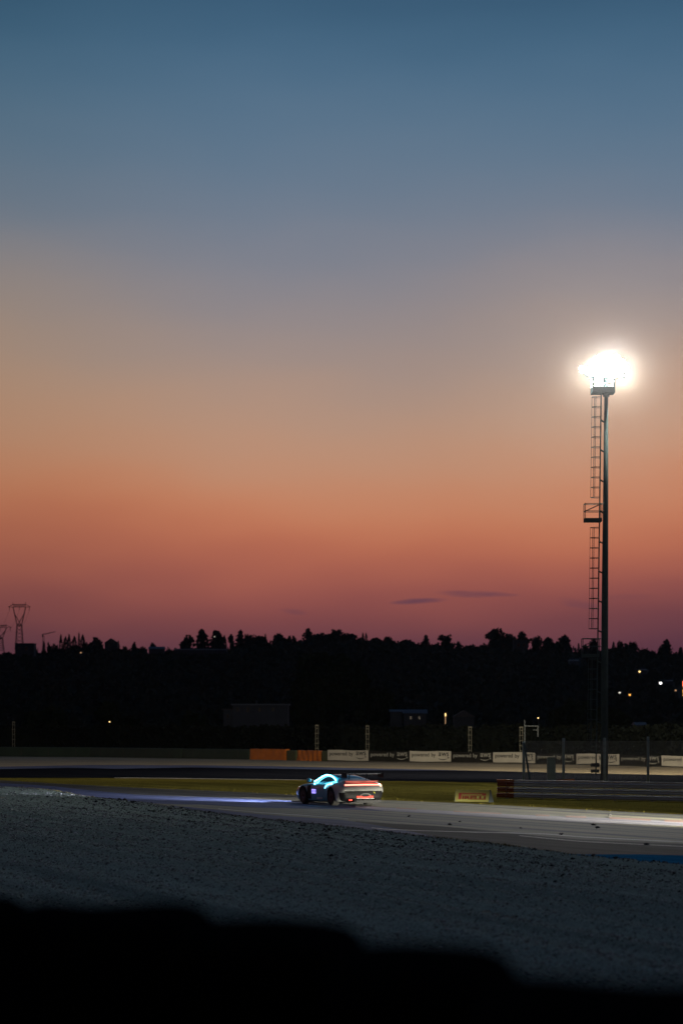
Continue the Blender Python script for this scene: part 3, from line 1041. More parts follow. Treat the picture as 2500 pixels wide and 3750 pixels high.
# ------------------------------------------------------------------ houses
def house(name, px0, px1, py0, py1, d, lab, wallm, roofm, gable=0.0, wins=(), zb=None, depth=None, grp=None, ridge_along=True):
    a, b = at(px0, py0, d), at(px1, py0, d)
    z1 = a.z
    z0 = zb if zb is not None else at(px0, py1, d).z
    w = b.x - a.x
    dp = depth or min(10.0, max(4.0, w * .7))
    root = thing(name, ((a.x + b.x) / 2, d, z0), lab, 'building', grp)
    hgt = z1 - z0
    MB().box(-w / 2, w / 2, 0, dp, 0, hgt).build('wall', wallm, root)
    ov = .25
    if gable:
        gh = gable * d / F_PX
        if ridge_along:
            v = [(-w / 2 - ov, -ov, hgt), (w / 2 + ov, -ov, hgt), (w / 2 + ov, dp + ov, hgt), (-w / 2 - ov, dp + ov, hgt), (-w / 2 - ov, dp / 2, hgt + gh), (w / 2 + ov, dp / 2, hgt + gh)]
            f = [(0, 1, 5, 4), (2, 3, 4, 5), (0, 4, 3), (1, 2, 5), (0, 3, 2, 1)]
        else:
            v = [(-w / 2 - ov, -ov, hgt), (0, -ov, hgt + gh), (w / 2 + ov, -ov, hgt), (-w / 2 - ov, dp + ov, hgt), (0, dp + ov, hgt + gh), (w / 2 + ov, dp + ov, hgt)]
            f = [(0, 2, 1), (3, 4, 5), (0, 1, 4, 3), (1, 2, 5, 4), (0, 3, 5, 2)]
        rf = MB().add([(x, y, z + .003) for x, y, z in v], f).build('roof', roofm, root)
    else:
        rf = MB().box(-w / 2 - ov, w / 2 + ov, -ov, dp + ov, hgt + .003, hgt + .22).build('roof', roofm, root)
    for (x0, x1, y0, y1) in wins:
        p, q = at(x0, y0, d), at(x1, y1, d)
        xa, xb = p.x - root.location.x, q.x - root.location.x
        za, zbb = q.z - z0, p.z - z0
        wo_ = MB().box(xa, xb, -.06, .05, za, zbb).build('window', M['concrete'], root)
        MB().box(xa + .08, xb - .08, -.075, -.062, za + .08, zbb - .08).build('pane', M['darkglass'], wo_)
    return root, rf


r_, rf_ = house('house', 852, 1055, 2582, 2640, 420, 'long low grey house with small dark windows behind the hedge', M['housewall'], M['paleroof'], 0,
                [(866, 876, 2590, 2606), (903, 912, 2590, 2608), (946, 955, 2592, 2606), (996, 1004, 2592, 2604)], zb=0, grp='houses on the flat')
MB().box(-.9, -.6, 2, 2.3, 2, 8.2).build('chimney', M['housewall'], rf_)
house('annex', 818, 851, 2600, 2640, 421, 'small grey annex at the left end of the long grey house', M['housewall'], M['roof'], 0, [(830, 838, 2615, 2628)], zb=0, grp='houses on the flat')
house('farmhouse', 1480, 1560, 2612, 2660, 430, 'dim house with pale roof edge left of the lit lamp post', M['ridgewall'], M['paleroof'], 14, [(1498, 1508, 2622, 2636), (1530, 1540, 2622, 2636)], zb=0, grp='houses on the flat')
house('shed', 1430, 1472, 2606, 2660, 440, 'small dim shed with a pale roof right of the dome tree', M['ridgewall'], M['paleroof'], 8, [], zb=0, grp='houses on the flat')
house('barn', 1662, 1735, 2625, 2665, 425, 'dark gabled barn right of the lit lamp post', M['ridgewall'], M['roof'], 24, [], zb=0, ridge_along=False, grp='houses on the flat')
house('cottage', 2330, 2362, 2655, 2664, 330, 'small dim cottage with bluish roof right of the mast', M['ridgewall'], M['paleroof'], 10, [], zb=0, grp='houses on the flat')
for (nm, x0, x1, y0, y1, d, lab, wm, rm, gb, al, wins) in [
        ('water_tank_house', 56, 125, 2357, 2400, 1170, 'flat dark blue building under the big pylon', M['ridgewall'], M['roof'], 0, True, [(66, 78, 2368, 2380), (92, 104, 2368, 2380)]),
        ('ridge_house', 384, 430, 2354, 2385, 1185, 'gabled house on the ridge right of the rounded grove', M['ridgewall'], M['roof'], 17, False, [(398, 406, 2360, 2370)]),
        ('ridge_shed', 545, 600, 2376, 2395, 1180, 'small gabled shed with bluish roof on the left ridge', M['ridgewall'], M['paleroof'], 9, True, []),
        ('greenhouse', 640, 830, 2380, 2396, 1165, 'long low building with pale roof beneath the tall grove', M['ridgewall'], M['roof'], 5, True, []),
        ('villa', 1880, 1932, 2345, 2384, 1175, 'teal tinted house below the flat topped pine', M['ridgewall'], M['roof'], 0, True, [(1892, 1902, 2356, 2368), (1912, 1922, 2356, 2368)]),
        ('hill_house', 2086, 2118, 2420, 2432, 1080, 'low house with pale bluish roof under the solitary round tree', M['housewall'], M['paleroof'], 5, True, []),
        ('hill_cottage', 2345, 2366, 2454, 2470, 980, 'dim cottage beside the yellow hillside lamp', M['ridgewall'], M['paleroof'], 4, True, []),
        ('hill_barn', 2440, 2462, 2494, 2504, 900, 'dim barn roof right of the white hillside lamp', M['ridgewall'], M['paleroof'], 4, True, [])]:
    xm = (x0 + x1) / 2
    while d > 560 and at(xm, y0, d).z - hill_z(at(xm, y0, d).x, d) < (y1 - y0) * d / F_PX * .55:
        d -= 5
    house(nm, x0, x1, y0, y1 + 14, d, lab, wm, rm, gb, wins, depth=9, ridge_along=al, grp='houses on the hill')


def lamp_mat(name, col, s):
    return mat(name, (0.6, 0.55, 0.5), 0.4, emit=col, estr=s, vary=.05)


L_warm = lamp_mat('sodium_lamp', (1.0, .62, .22), 3.0)
L_white = lamp_mat('white_lamp', (1.0, .98, .9), 4.0)
L_dim = lamp_mat('pale_lamp', (1.0, .93, .75), .9)
L_orange = lamp_mat('orange_lamp', (1.0, .42, .06), 1.8)
L_red = lamp_mat('red_sign_light', (1.0, .13, .05), 4.0)
L_faint = lamp_mat('faint_lamp', (1.0, .55, .25), 0.5)
for (px, py, d, r, m, lab) in [
        (402, 2643, 420, .12, L_warm, 'small warm lamp glowing alone low on the left'),
        (1969, 2629, 400, .12, L_warm, 'small warm lamp low behind the sign frame'),
        (2340, 2459, 960, .36, L_warm, 'yellow lamp highest on the right hillside'),
        (2417, 2501, 880, .44, L_white, 'bright white lamp on the right hillside'),
        (2267, 2536, 800, .32, L_dim, 'pale white lamp just right of the mast'),
        (2304, 2544, 790, .34, L_orange, 'orange lamp right of the pale white lamp'),
        (2472, 2528, 800, .30, L_faint, 'faint orange lamp near the right picture edge'),
        (786, 2331, 1150, .22, L_dim, 'tiny pale glow added for a sky gap in the tall ridge grove'),  # no lamp here: glowing globe added for a gap of sky
        (297, 2390, 1100, .35, L_faint, 'faint lamp on the slope below the cypress row')]:
    if d > 520:
        # the farthest spot on this sight line that stands a lamp post's height over the slope
        while d > 540 and at(px, py, d).z - hill_z(at(px, py, d).x, d) < 4.5:
            d -= 5
    p = at(px, py, d)
    zb = max(-.02, hill_z(p.x, d)) if d > 520 else -.02
    zb = min(zb, p.z - 1.0)
    root = thing('street_lamp', (p.x, d, zb), lab, 'lamp', 'lamps in the landscape')
    H = p.z - zb
    MB().tube((0, 0, 0), (0, 0, H - r * .8), .07, .05, n=6).build('post', M['darksteel'], root)
    MB().lathe([(r * .05, H - r * .95), (r * .7, H - r * .75), (r, H), (r * .8, H + r * .5), (r * .3, H + r * .8)], n=12).build('lamp_globe', m, root, smooth=True)
    MB().lathe([(r * .85, H + r * .55), (r * .9, H + r * .62), (r * .2, H + r)], n=12).build('cap', M['darksteel'], root)
# lamp column lit along its whole length
p = at(1630, 2612, 425)
root = thing('lamp_column', (p.x, 425, 0), 'slim lamp post lit amber from top to bottom', 'lamp')
MB().tube((0, 0, 0), (0, 0, p.z - .5), .06, n=6).build('post', M['galv'], root)
MB().box(-.09, .09, -.09, .09, p.z - .5, p.z).build('lamp_head', L_warm, root)
lt = MB().box(-.055, .055, -.075, -.061, p.z - 2.1, p.z - .5).build('light_strip', L_faint, root)
# lit sign at the right edge
p = at(2499, 2500, 700)
root = thing('lit_sign', (p.x, 700, hill_z(p.x, 700)), 'tall sign with red and amber lights at the right picture edge', 'sign')
hb = root.location.z
MB().tube((0, .3, 0), (0, .3, p.z - hb + 1), .12, n=6).build('post', M['darksteel'], root)
for (dy, r, m) in ((2498, .36, L_red), (2506, .34, L_red), (2512, .3, L_red), (2529, .36, L_orange), (2536, .34, L_orange), (2546, .3, L_orange), (2543, .2, L_faint)):
    zz = at(2499, dy, 700).z - hb
    MB().lathe([(r * .2, -.12), (r, -.05), (r, .05), (r * .6, .14)], n=12, axis='y', c=(0.25 if m is not L_dim else -.4, 0, zz)).build('bulb', m, root)

# ------------------------------------------------------------------ pylons, wires, crane
def pylon(px, py_top, py_base, d, lab, s):
    base = at(px, py_base, d)
    k = d / F_PX
    H = (py_base - py_top) * k
    root = thing('pylon', (base.x, d, base.z), lab, 'pylon', 'pylons on the left skyline')
    r = .16
    zt = H * .93
    waist = H * .49
    wb, ww, wt_ = 14.5 * k, 8.5 * k, 23 * k
    body = MB()
    for sx in (-1, 1):
        for sy in (-1, 1):
            body.tube((sx * wb, sy * wb, -2), (sx * ww, sy * ww, waist), r * 1.2, r, n=4)
    nseg = 6
    for i in range(nseg):
        t0, t1 = i / nseg, (i + 1) / nseg
        w0, w1 = wb + (ww - wb) * t0, wb + (ww - wb) * t1
        z0, z1 = waist * t0, waist * t1
        for sy in (-1, 1):
            body.tube((-w0, sy * w0, z0), (w1, sy * w1, z1), r * .5, n=4)
            body.tube((w0, sy * w0, z0), (-w1, sy * w1, z1), r * .5, n=4)
            body.tube((sy * w0, -w0, z0), (sy * w1, w1, z1), r * .5, n=4)
    for zz in (waist, waist * .95):
        body.path([(-ww, -ww, zz), (ww, -ww, zz), (ww, ww, zz), (-ww, ww, zz)], r * .9, n=4, closed=True)
    body.build('lattice_body', M['pylon'], root)
    fork = MB()
    for sx in (-1, 1):
        for sy in (-1, 1):
            fork.tube((sx * ww, sy * ww, waist), (sx * wt_, sy * 1.0, zt - 1), r, n=4)
            fork.tube((-sx * ww * .6, sy * ww, waist), (sx * wt_ * .78, sy * .8, H * .74), r * .7, n=4)
        fork.tube((sx * wt_, 0, zt), (sx * wt_, 0, H), r * .9, n=4)
    fork.build('fork', M['pylon'], root)
    arm = MB()
    e = 40 * k
    for sy in (-1, 1):
        arm.tube((-wt_, sy * .6, zt + .4), (wt_, sy * .6, zt + .4), r, n=4)
        arm.tube((-wt_, sy * .6, zt - 1.0), (wt_, sy * .6, zt - 1.0), r * .8, n=4)
        for sx in (-1, 1):
            arm.tube((sx * wt_, sy * .6, zt + .4), (sx * e, 0, zt - .9), r, n=4)
            arm.tube((sx * wt_, sy * .6, zt - 1.0), (sx * e, 0, zt - 1.0), r, n=4)
        for i in range(6):
            x0 = -wt_ + 2 * wt_ * i / 6
            arm.tube((x0, sy * .6, zt - 1.0), (x0 + wt_ / 6, sy * .6, zt + .4), r * .5, n=4)
            arm.tube((x0 + wt_ / 6, sy * .6, zt + .4), (x0 + wt_ / 3, sy * .6, zt - 1.0), r * .5, n=4)
    arm.build('crossarm', M['pylon'], root)
    ends = []
    for xx in (-e * .92, 0, e * .92):
        L_ = 12 * k
        MB().tube((xx, 0, zt - 1.0), (xx, 0, zt - 1.0 - L_), .14, n=5).build('insulator', M['pylon'], root)
        ends.append(Vector((xx, 0, zt - 1.0 - L_)) + root.location)
    return root, ends


_, e1 = pylon(72, 2205, 2366, 1290, 'big lattice pylon with a forked top on the left skyline', 1)
_, e2 = pylon(2, 2285, 2385, 1420, 'smaller lattice pylon cut by the left picture edge', 1)
for i, (a, b) in enumerate(zip(e1, e2)):
    pts = []
    for k in range(13):
        t = k / 12
        q = a.lerp(b, t)
        q.z -= 4 * 5.0 * t * (1 - t)
        pts.append(q - a)
    o = MB().path(pts, .05, n=4).build('power_line', M['pylon'], loc=a)
    tag(o, ['power line sagging from the left arm of the big pylon', 'power line sagging from the middle of the big pylon', 'power line sagging from the right arm of the big pylon'][i], 'power line', 'lines between the pylons')

d = 1190
base = at(160, 2395, d)
k = d / F_PX
root = thing('crane', (base.x, d, base.z), 'small building crane with tilted jib among the ridge trees', 'crane')
H = (2395 - 2327) * k
mb = MB()
for sx in (-.35, .35):
    for sy in (-.35, .35):
        mb.tube((sx, sy, -2), (sx, sy, H), .09, n=4)
for i in range(7):
    mb.tube((-.35, -.35, H * i / 7), (.35, -.35, H * (i + 1) / 7), .06, n=4)
mb.build('tower', M['pylon'], root)
j0, j1 = Vector((-4 * k, 0, H + .2)), Vector((46 * k, 0, H + 14 * k))
mb = MB()
mb.tube(j0, j1, .16, .10, n=4)
mb.tube(j0 + Vector((0, 0, .55)), j1, .10, n=4)
for i in range(8):
    a = j0.lerp(j1, i / 8)
    mb.tube(a, a.lerp(j1, .1) + Vector((0, 0, .5 * (1 - i / 8))), .06, n=4)
mb.build('jib', M['pylon'], root)
MB().box(-5 * k, -1 * k, -.5, .5, H - .6, H + .5).build('counterweight', M['pylon'], root)
c0 = j0.lerp(j1, .5)
MB().tube(c0, c0 - Vector((0, 0, 11 * k)), .035, n=4).build('hook_cable', M['pylon'], root)

# ------------------------------------------------------------------ hedge behind the far barrier
P = []
for _ in range(26000):
    x = random.uniform(-250, 2750)
    g0 = gnd(x, interp(BAR, x) - 3.5)
    top = 3.55 + .12 * math.sin(x * .021) + .08 * math.sin(x * .093)
    z = random.random() ** .8 * top
    P.append((g0.x + random.uniform(-.3, .3), g0.y + random.uniform(.4, 2.2), z + random.uniform(-.05, .05)))
V, Fq = clump_quads(np.array(P), .17)
hroot = thing('hedge', gnd(1250, interp(BAR, 1250) - 4), 'long black hedge running behind the far barrier', 'hedge')
hl = hroot.location
core = MB()
xs = list(range(-250, 2751, 100))
vs, fs = [], []
for x in xs:
    g0 = gnd(x, interp(BAR, x) - 3.5)
    vs += [(g0.x - hl.x, g0.y + .7 - hl.y, 0), (g0.x - hl.x, g0.y + .7 - hl.y, 3.3), (g0.x - hl.x, g0.y + 2 - hl.y, 3.3), (g0.x - hl.x, g0.y + 2 - hl.y, 0)]
for i in range(len(xs) - 1):
    a = i * 4
    fs += [(a, a + 4, a + 5, a + 1), (a + 1, a + 5, a + 6, a + 2), (a + 2, a + 6, a + 7, a + 3)]
core.add(vs, fs).build('twigs', M['hedge'], hroot)
V = V - np.array(hl)
link('leaves', np_mesh('leaves', V, Fq, 4), M['hedge'], hroot)


# ------------------------------------------------------------------ far barrier: pads and banners
def wall_seg(name, x0, x1, top_px, m, lab, cat, grp, thick=.5, straps=0, lift=0.0, bev=.05, lumpy=0):
    y0, y1 = interp(BAR, x0), interp(BAR, x1)
    a, b = gnd(x0, y0), gnd(x1, y1)
    L_ = (b - a).length
    ang = math.atan2(b.y - a.y, b.x - a.x)
    hgt = top_px * ((a.y + b.y) / 2) / F_PX
    root = thing(name, a, lab, cat, grp, rz=ang)
    ns = max(1, int(L_ / 1.3))
    mb = MB().box(0.012, L_ - .012, 0.0, thick, lift, hgt)
    me = mb.mesh('body')
    if lumpy:
        bm = bmesh.new()
        bm.from_mesh(me)
        bmesh.ops.subdivide_edges(bm, edges=bm.edges, cuts=10, use_grid_fill=True)
        for v in bm.verts:
            v.co.y += lumpy * math.sin(v.co.x * 5.5 + v.co.z * 2.0) * (1 if v.co.y < thick * .5 else 0)
            v.co.z += lumpy * .5 * math.sin(v.co.x * 3.1)
        bm.to_mesh(me)
        bm.free()
    else:
        bevel(me, bev)
    link('body', me, m, root)
    for i in range(straps):
        xx = L_ * (i + .5) / straps
        MB().box(xx - .04, xx + .04, -.012, -.002, lift + .05, hgt - .06).build('strap', M['concrete'], root)
    return root, L_, hgt


GP = 'pads of the far barrier'
wall_seg('barrier_pad', -260, 330, 35, M['greenpad'], 'dark green barrier pad at the far left, longest of all', 'barrier', GP, straps=6)
wall_seg('barrier_pad', 330, 664, 36, M['greenpad'], 'dark green barrier pad in the middle of the left stretch', 'barrier', GP, straps=4)
wall_seg('barrier_pad', 667, 913, 37, M['greenpad'], 'dark green barrier pad ending at the first orange pad', 'barrier', GP, straps=3)
wall_seg('barrier_pad', 915, 1046, 40, M['orangepad'], 'smooth orange barrier pad, left and wider of two', 'barrier', GP, lumpy=.02)
wall_seg('barrier_pad', 1049, 1084, 37, M['oldgreen'], 'narrow green barrier pad between the two orange pads', 'barrier', GP)
wall_seg('barrier_pad', 1086, 1174, 38, M['orangepad'], 'creased orange barrier pad, right and narrower of two', 'barrier', GP, lumpy=.07)
wall_seg('barrier_pad', 1177, 1199, 38, M['oldgreen'], 'narrow green barrier pad left of the first white banner', 'barrier', GP)

BN = [(1200, 1350), (1350, 1500), (1500, 1652), (1652, 1805), (1805, 1960), (1960, 2110), (2110, 2268), (2268, 2422), (2422, 2578)]
BL = ['white sponsor banner nearest the orange pads, black lettering', 'black sponsor banner, leftmost of the black ones',
      'white sponsor banner, second white one from the left', 'black sponsor banner, second black one from the left',
      'white sponsor banner partly behind the first fence post', 'black sponsor banner behind the pale blue cabinet',
      'white sponsor banner partly hidden by the floodlight mast', 'black sponsor banner right of the floodlight mast',
      'white sponsor banner cut by the right picture edge']
WALL = thing('barrier_wall', gnd(1200, interp(BAR, 1200)), 'long dark wall that carries the row of banners', 'barrier')
for i, (x0, x1) in enumerate(BN):
    yb0, yb1 = interp(BAR, x0), interp(BAR, x1)
    a, b = gnd(x0, yb0), gnd(x1, yb1)
    off = 0.03
    ang = math.atan2(b.y - a.y, b.x - a.x)
    L_ = (b - a).length
    k = ((a.y + b.y) / 2) / F_PX
    seg = MB().box(0, L_, 0.0, .45, 0, 39 * k).build('wall_block', M['concrete'], WALL, loc=a - WALL.location, rz=ang)
    root = thing('banner', a + Vector((math.sin(ang), -math.cos(ang), 0)) * off, BL[i], 'banner', 'sponsor banners on the far barrier', rz=ang)
    white = i % 2 == 0
    z0, z1 = 4.5 * k, (42.5 if white else 41.0) * k
    vs, fs = [], []
    NXb, NZb = 24, 6

    def cloth(u, v):
        return -.02 - .018 * math.sin(u * 23 + i * 2.1) * math.sin(v * 3.1 + .4) - .012 * math.sin(u * 9 + i)
    for iz in range(NZb + 1):
        for ix in range(NXb + 1):
            u, v = ix / NXb, iz / NZb
            sag = (.02 * math.sin(u * 7 + i) if iz in (0, NZb) else 0)
            vs.append((.02 + u * (L_ - .04), cloth(u, v), z0 + (z1 - z0) * v + sag))
    for iz in range(NZb):
        for ix in range(NXb):
            q = iz * (NXb + 1) + ix
            fs.append((q, q + 1, q + NXb + 2, q + NXb + 1))
    me = MB().add(vs, fs).mesh('cloth', smooth=True, fix=False)
    link('cloth', me, M['bannerwhite' if white else 'bannerblack'], root)
    ink = M['inkdark' if white else 'inklight']
    for body, xa, xb, za, zb in (('powered', .055, .475, .36, .86), ('by', .53, .632, .36, .86), ('aws', .70, .945, .52, .90)):
        me = text_mesh(body, 1.0, bold=.012)
        fit_mesh(me, L_ * xa, L_ * xb, z0 + (z1 - z0) * za, z0 + (z1 - z0) * zb, 0)
        for v in me.vertices:
            u, w_ = (v.co.x - .02) / (L_ - .04), (v.co.z - z0) / (z1 - z0)
            v.co.y += cloth(u, w_) - .012
        link('lettering', me, ink, root)
    sm = MB()
    pts, rr = [], []
    for q in range(15):
        t = q / 14
        x = L_ * (.70 + .235 * t)
        zf = .33 - .16 * math.sin(math.pi * (t * .9 + .05)) + .05 * t
        pts.append((x, cloth(x / L_, zf) - .014, z0 + (z1 - z0) * zf))
        rr.append(.012 + .03 * math.sin(math.pi * min(1, t + .08)))
    n_ = len(pts)
    v_ = [(p[0], p[1], p[2] + rr[q]) for q, p in enumerate(pts)] + [(p[0], p[1], p[2] - rr[q]) for q, p in enumerate(pts)]
    sm.add(v_, [(q, q + 1, n_ + q + 1, n_ + q) for q in range(n_ - 1)])
    xe, ye, ze = pts[-1]
    sm.add([(xe - .16, ye - .003, ze + .10), (xe + .09, ye - .003, ze + .10), (xe + .06, ye - .003, ze - .10), (xe + .01, ye - .003, ze - .02)], [(0, 3, 2, 1)])
    sm.build('smile_arrow', ink, root, fix=False)

# lattice posts behind the far barrier
for px, top, gain, lab in [(51, 2645, 1, 'dim lattice post at the far left behind the green pads'), (1160, 2658, 1, 'lattice post above the second orange pad'),
                           (1345, 2660, 1, 'lattice post between first white and first black banner'), (1720, 2664, 1, 'pale lit lattice post above the second black banner'),
                           (1907, 2665, 1, 'pale lit lattice post left of the sign frame')]:
    yb = interp(BAR, px)
    g0 = gnd(px, yb - 0.9)
    k = g0.y / F_PX
    H = CAM_H + (HOR - top) * k
    root = thing('lattice_post', g0, lab, 'post', 'lattice posts behind the far barrier')
    pm_ = M['postlattice']
    for sx in (-.125, .125):
        MB().tube((sx, 0, 0), (sx, 0, H), .032, n=6).build('upright', pm_, root)
    for q in range(7):
        z = H * (q + .5) / 7
        MB().box(-.21 if q % 2 else -.16, .21 if q % 2 else .16, -.05, -.034, z - .03, z + .03).build('rung', pm_, root)
    MB().box(-.17, .17, -.06, .06, H - .02, H + .10).build('cap', pm_, root)

# sign frame
g0 = gnd(1920, 2826)
k = g0.y / F_PX
root = thing('sign_frame', g0, 'thin empty metal sign frame on a post behind the fence', 'sign frame')
zt = CAM_H + (HOR - 2659) * k
MB().tube((0, 0, 0), (0, 0, zt + 22 * k), .045, n=6).build('post', M['darksteel'], root)
mb = MB()
mb.tube((0, 0, zt), (50 * k, 0, zt), .04, n=6)
mb.tube((48 * k, 0, zt), (48 * k, 0, zt - 40 * k), .05, n=6)
mb.tube((30 * k, 0, zt - 14 * k), (48 * k, 0, zt - 15 * k), .03, n=6)
mb.build('arm', M['darksteel'], root)

# ------------------------------------------------------------------ guardrail with orange end, catch fence, cabinet
ga, gb = gnd(1822, 2923), gnd(2760, 2944)
gang = math.atan2(gb.y - ga.y, gb.x - ga.x)
GL = (gb - ga).length
root = thing('guardrail', ga, 'triple steel guardrail with an orange painted end', 'guardrail', rz=gang)
RH = 62 * ga.y / F_PX
prof = []   # one W beam: y (towards the camera is -), z from 0 to 1
for t, yv in ((0, 0), (.10, -.02), (.2, -.075), (.33, -.08), (.42, -.02), (.58, -.02), (.67, -.08), (.8, -.075), (.9, -.02), (1.0, 0)):
    prof.append((yv, t))


def wbeam(x0, x1, z0, z1, name, m, dy=0.0):
    vs, fs = [], []
    for x in (x0, x1):
        for (yv, t) in prof:
            vs.append((x, yv + dy, z0 + (z1 - z0) * t))
        for (yv, t) in reversed(prof):
            vs.append((x, yv + dy + .012, z0 + (z1 - z0) * t))
    n_ = 2 * len(prof)
    for q in range(n_):
        fs.append((q, (q + 1) % n_, n_ + (q + 1) % n_, n_ + q))
    fs += [tuple(range(n_)), tuple(range(2 * n_ - 1, n_ - 1, -1))]
    return MB().add(vs, fs).build(name, m, root)


sw = .95
rh = RH / 3
for q in range(3):
    z0, z1 = .03 + q * rh, .03 + (q + 1) * rh - .025
    wbeam(-.02 * (2 - q), sw, z0, z1, 'end_rail', M['orange'], dy=-.004)
    xx = sw + .002
    j = 0
    while xx < GL:
        x2 = min(xx + 4.0, GL)
        wbeam(xx, x2 - .004, z0, z1, 'rail', M['rail'], dy=(-.004 if j % 2 else 0.0))
        xx = x2
        j += 1
for x in np.arange(.5, GL, 2.0):
    MB().box(x - .05, x + .05, .015, .12, 0, RH + .0).build('post', M['galv'], root)
    for q in range(3):
        zc = .03 + (q + .5) * rh - .012
        MB().tube((x, -.02, zc), (x, -.05, zc), .022, n=6).build('bolt', M['galv'], root)
MB().tube((sw, .0, RH + .05), (GL, .0, RH + .05), .036, n=10).build('lit_edge_tube', M['litedge'], root, smooth=True)  # tube added so the rail's top edge shows as floodlit
MB().tube((-.05, .0, RH + .05), (sw - .004, .0, RH + .05), .038, n=10).build('lit_edge_tube_orange', M['orangepad'], root, smooth=True)  # brighter orange tube added for the lit edge of the end

# strip of orange and white marker lying along the rail
p = gnd(1985, 2908)
k = p.y / F_PX
root = thing('marker_board', at(1972, 2866, 117), 'orange and white striped marker board lying behind the guardrail', 'marker board')
k = 117 / F_PX
kz = root.location.z
root.location.z = 0
MB().add([(0, 0, kz - .05), (60 * k, 0, kz - .05), (60 * k, 0, kz + 9 * k), (10 * k, 0, kz + 4 * k), (0, .05, kz - .05), (60 * k, .05, kz - .05), (60 * k, .05, kz + 9 * k), (10 * k, .05, kz + 4 * k)],
         [(0, 1, 2, 3), (7, 6, 5, 4), (0, 4, 5, 1), (1, 5, 6, 2), (2, 6, 7, 3), (3, 7, 4, 0)]).build('white_stripe', M['bannerwhite'], root)
MB().add([(60 * k + .003, 0, kz - .05), (134 * k, 0, kz + 3 * k), (128 * k, 0, kz + 14 * k), (60 * k + .003, 0, kz + 9 * k), (60 * k + .003, .05, kz - .05), (134 * k, .05, kz + 3 * k), (128 * k, .05, kz + 14 * k), (60 * k + .003, .05, kz + 9 * k)],
         [(0, 1, 2, 3), (7, 6, 5, 4), (0, 4, 5, 1), (1, 5, 6, 2), (2, 6, 7, 3), (3, 7, 4, 0)]).build('orange_stripe', M['orangepad'], root)
MB().box(40 * k, 44 * k, .052, .09, 0, kz).build('leg', M['darksteel'], root)
MB().box(110 * k, 114 * k, .052, .09, 0, kz).build('leg', M['darksteel'], root)

# catch fence right behind the guardrail
fd = 119.0
kf = fd / F_PX
f0 = Vector(((1916 - 1250) * kf, fd, 0))
root = thing('catch_fence', f0, 'wire catch fence on round grey posts behind the guardrail', 'fence')
POSTS = [(1916, 2716), (2062, 2703), (2212, 2702), (2371, 2698), (2530, 2696), (2690, 2694)]
for px, top in POSTS:
    x = (px - 1916) * kf
    H = CAM_H + (HOR - top) * kf
    MB().lathe([(.068, 0), (.066, H * .5), (.066, H - .03), (.05, H)], n=14, c=(x, 0, 0)).build('post', M['fencepost'], root, smooth=True)
H0 = CAM_H + (HOR - 2722) * kf
MB().tube((.02, -.08, H0), (26 * kf, -.85, .05), .05, n=10).build('brace', M['mast'], root)
zb0, zt0 = 2858, 2712
xe = (2690 - 1916) * kf
for py0, py1 in ((2722, 2712), (2740, 2734), (2762, 2756), (2784, 2780), (2812, 2808), (2838, 2836)):
    pts = []
    for q in range(25):
        t = q / 24
        x = xe * t
        z = CAM_H + (HOR - (py0 + (py1 - py0) * min(1, t * 2.5))) * kf - .03 * math.sin(math.pi * ((t * 5) % 1))
        pts.append((x, -.075, z))
    MB().path(pts, .007, n=4).build('cable', M['darksteel'], root)
V, Fc = [], []
zl, zh = .25, CAM_H + (HOR - 2713) * kf
span = zh - zl
x = -span
wv = .0026
while x < xe:
    for sgn in (1, -1):
        xa, xb = (x, x + span) if sgn > 0 else (x + span, x)
        za, zb_ = zl, zh
        # clip to the fence's width
        t0, t1 = 0.0, 1.0
        dxx = xb - xa
        for lim, side_ in ((0.0, 1), (xe, -1)):
            ta = (lim - xa) / dxx
            if side_ * dxx > 0:
                t0 = max(t0, ta)
            else:
                t1 = min(t1, ta)
        if t1 > t0:
            A = (xa + dxx * t0, za + (zb_ - za) * t0)
            B = (xa + dxx * t1, za + (zb_ - za) * t1)
            b0 = len(V)
            nx_, nz_ = -wv * .7 * sgn, wv * .7
            yy = -.082 - .004 * (sgn > 0)
            V += [(A[0] + nx_, yy, A[1] + nz_), (A[0] - nx_, yy, A[1] - nz_), (B[0] - nx_, yy, B[1] - nz_), (B[0] + nx_, yy, B[1] + nz_)]
            Fc.append((b0, b0 + 1, b0 + 2, b0 + 3))
    x += .055
o = link('wire_mesh', np_mesh('wire_mesh', np.array(V), np.array(Fc), 4), M['galv'], root)
o['kind'] = 'stuff'

# pale blue cabinet between fence and mast
p = gnd(2018, 2873)
k = p.y / F_PX
root = thing('cabinet', p, 'pale blue upright cabinet standing behind the fence', 'cabinet')
hh = CAM_H + (HOR - 2776) * k
link('body', bevel(MB().box(-15 * k, 15 * k, 0, .45, 0.06, hh).mesh('body'), .02), M['bluebox'], root)
MB().box(-14 * k, 14 * k, -.014, -.002, .16, hh - .1).build('door', M['bluebox'], root)
MB().box(-15.5 * k, 15.5 * k, -.03, .48, hh + .001, hh + .05).build('lid', M['galv'], root)
MB().box(9 * k, 11 * k, -.03, -.016, hh * .5, hh * .5 + .14).build('handle', M['galv'], root)
MB().box(-16 * k, 16 * k, -.02, .47, 0, .06).build('plinth', M['concrete'], root)

# ------------------------------------------------------------------ the yellow board
ba, bb = gnd(1664, 2936.5), gnd(1788, 2939)
ang = math.atan2(bb.y - ba.y, bb.x - ba.x)
BW = (bb - ba).length
k = ba.y / F_PX
BH = 44 * k
root = thing('advertising_board', ba, 'low yellow trackside board with red lettering on the grass', 'board', rz=ang)
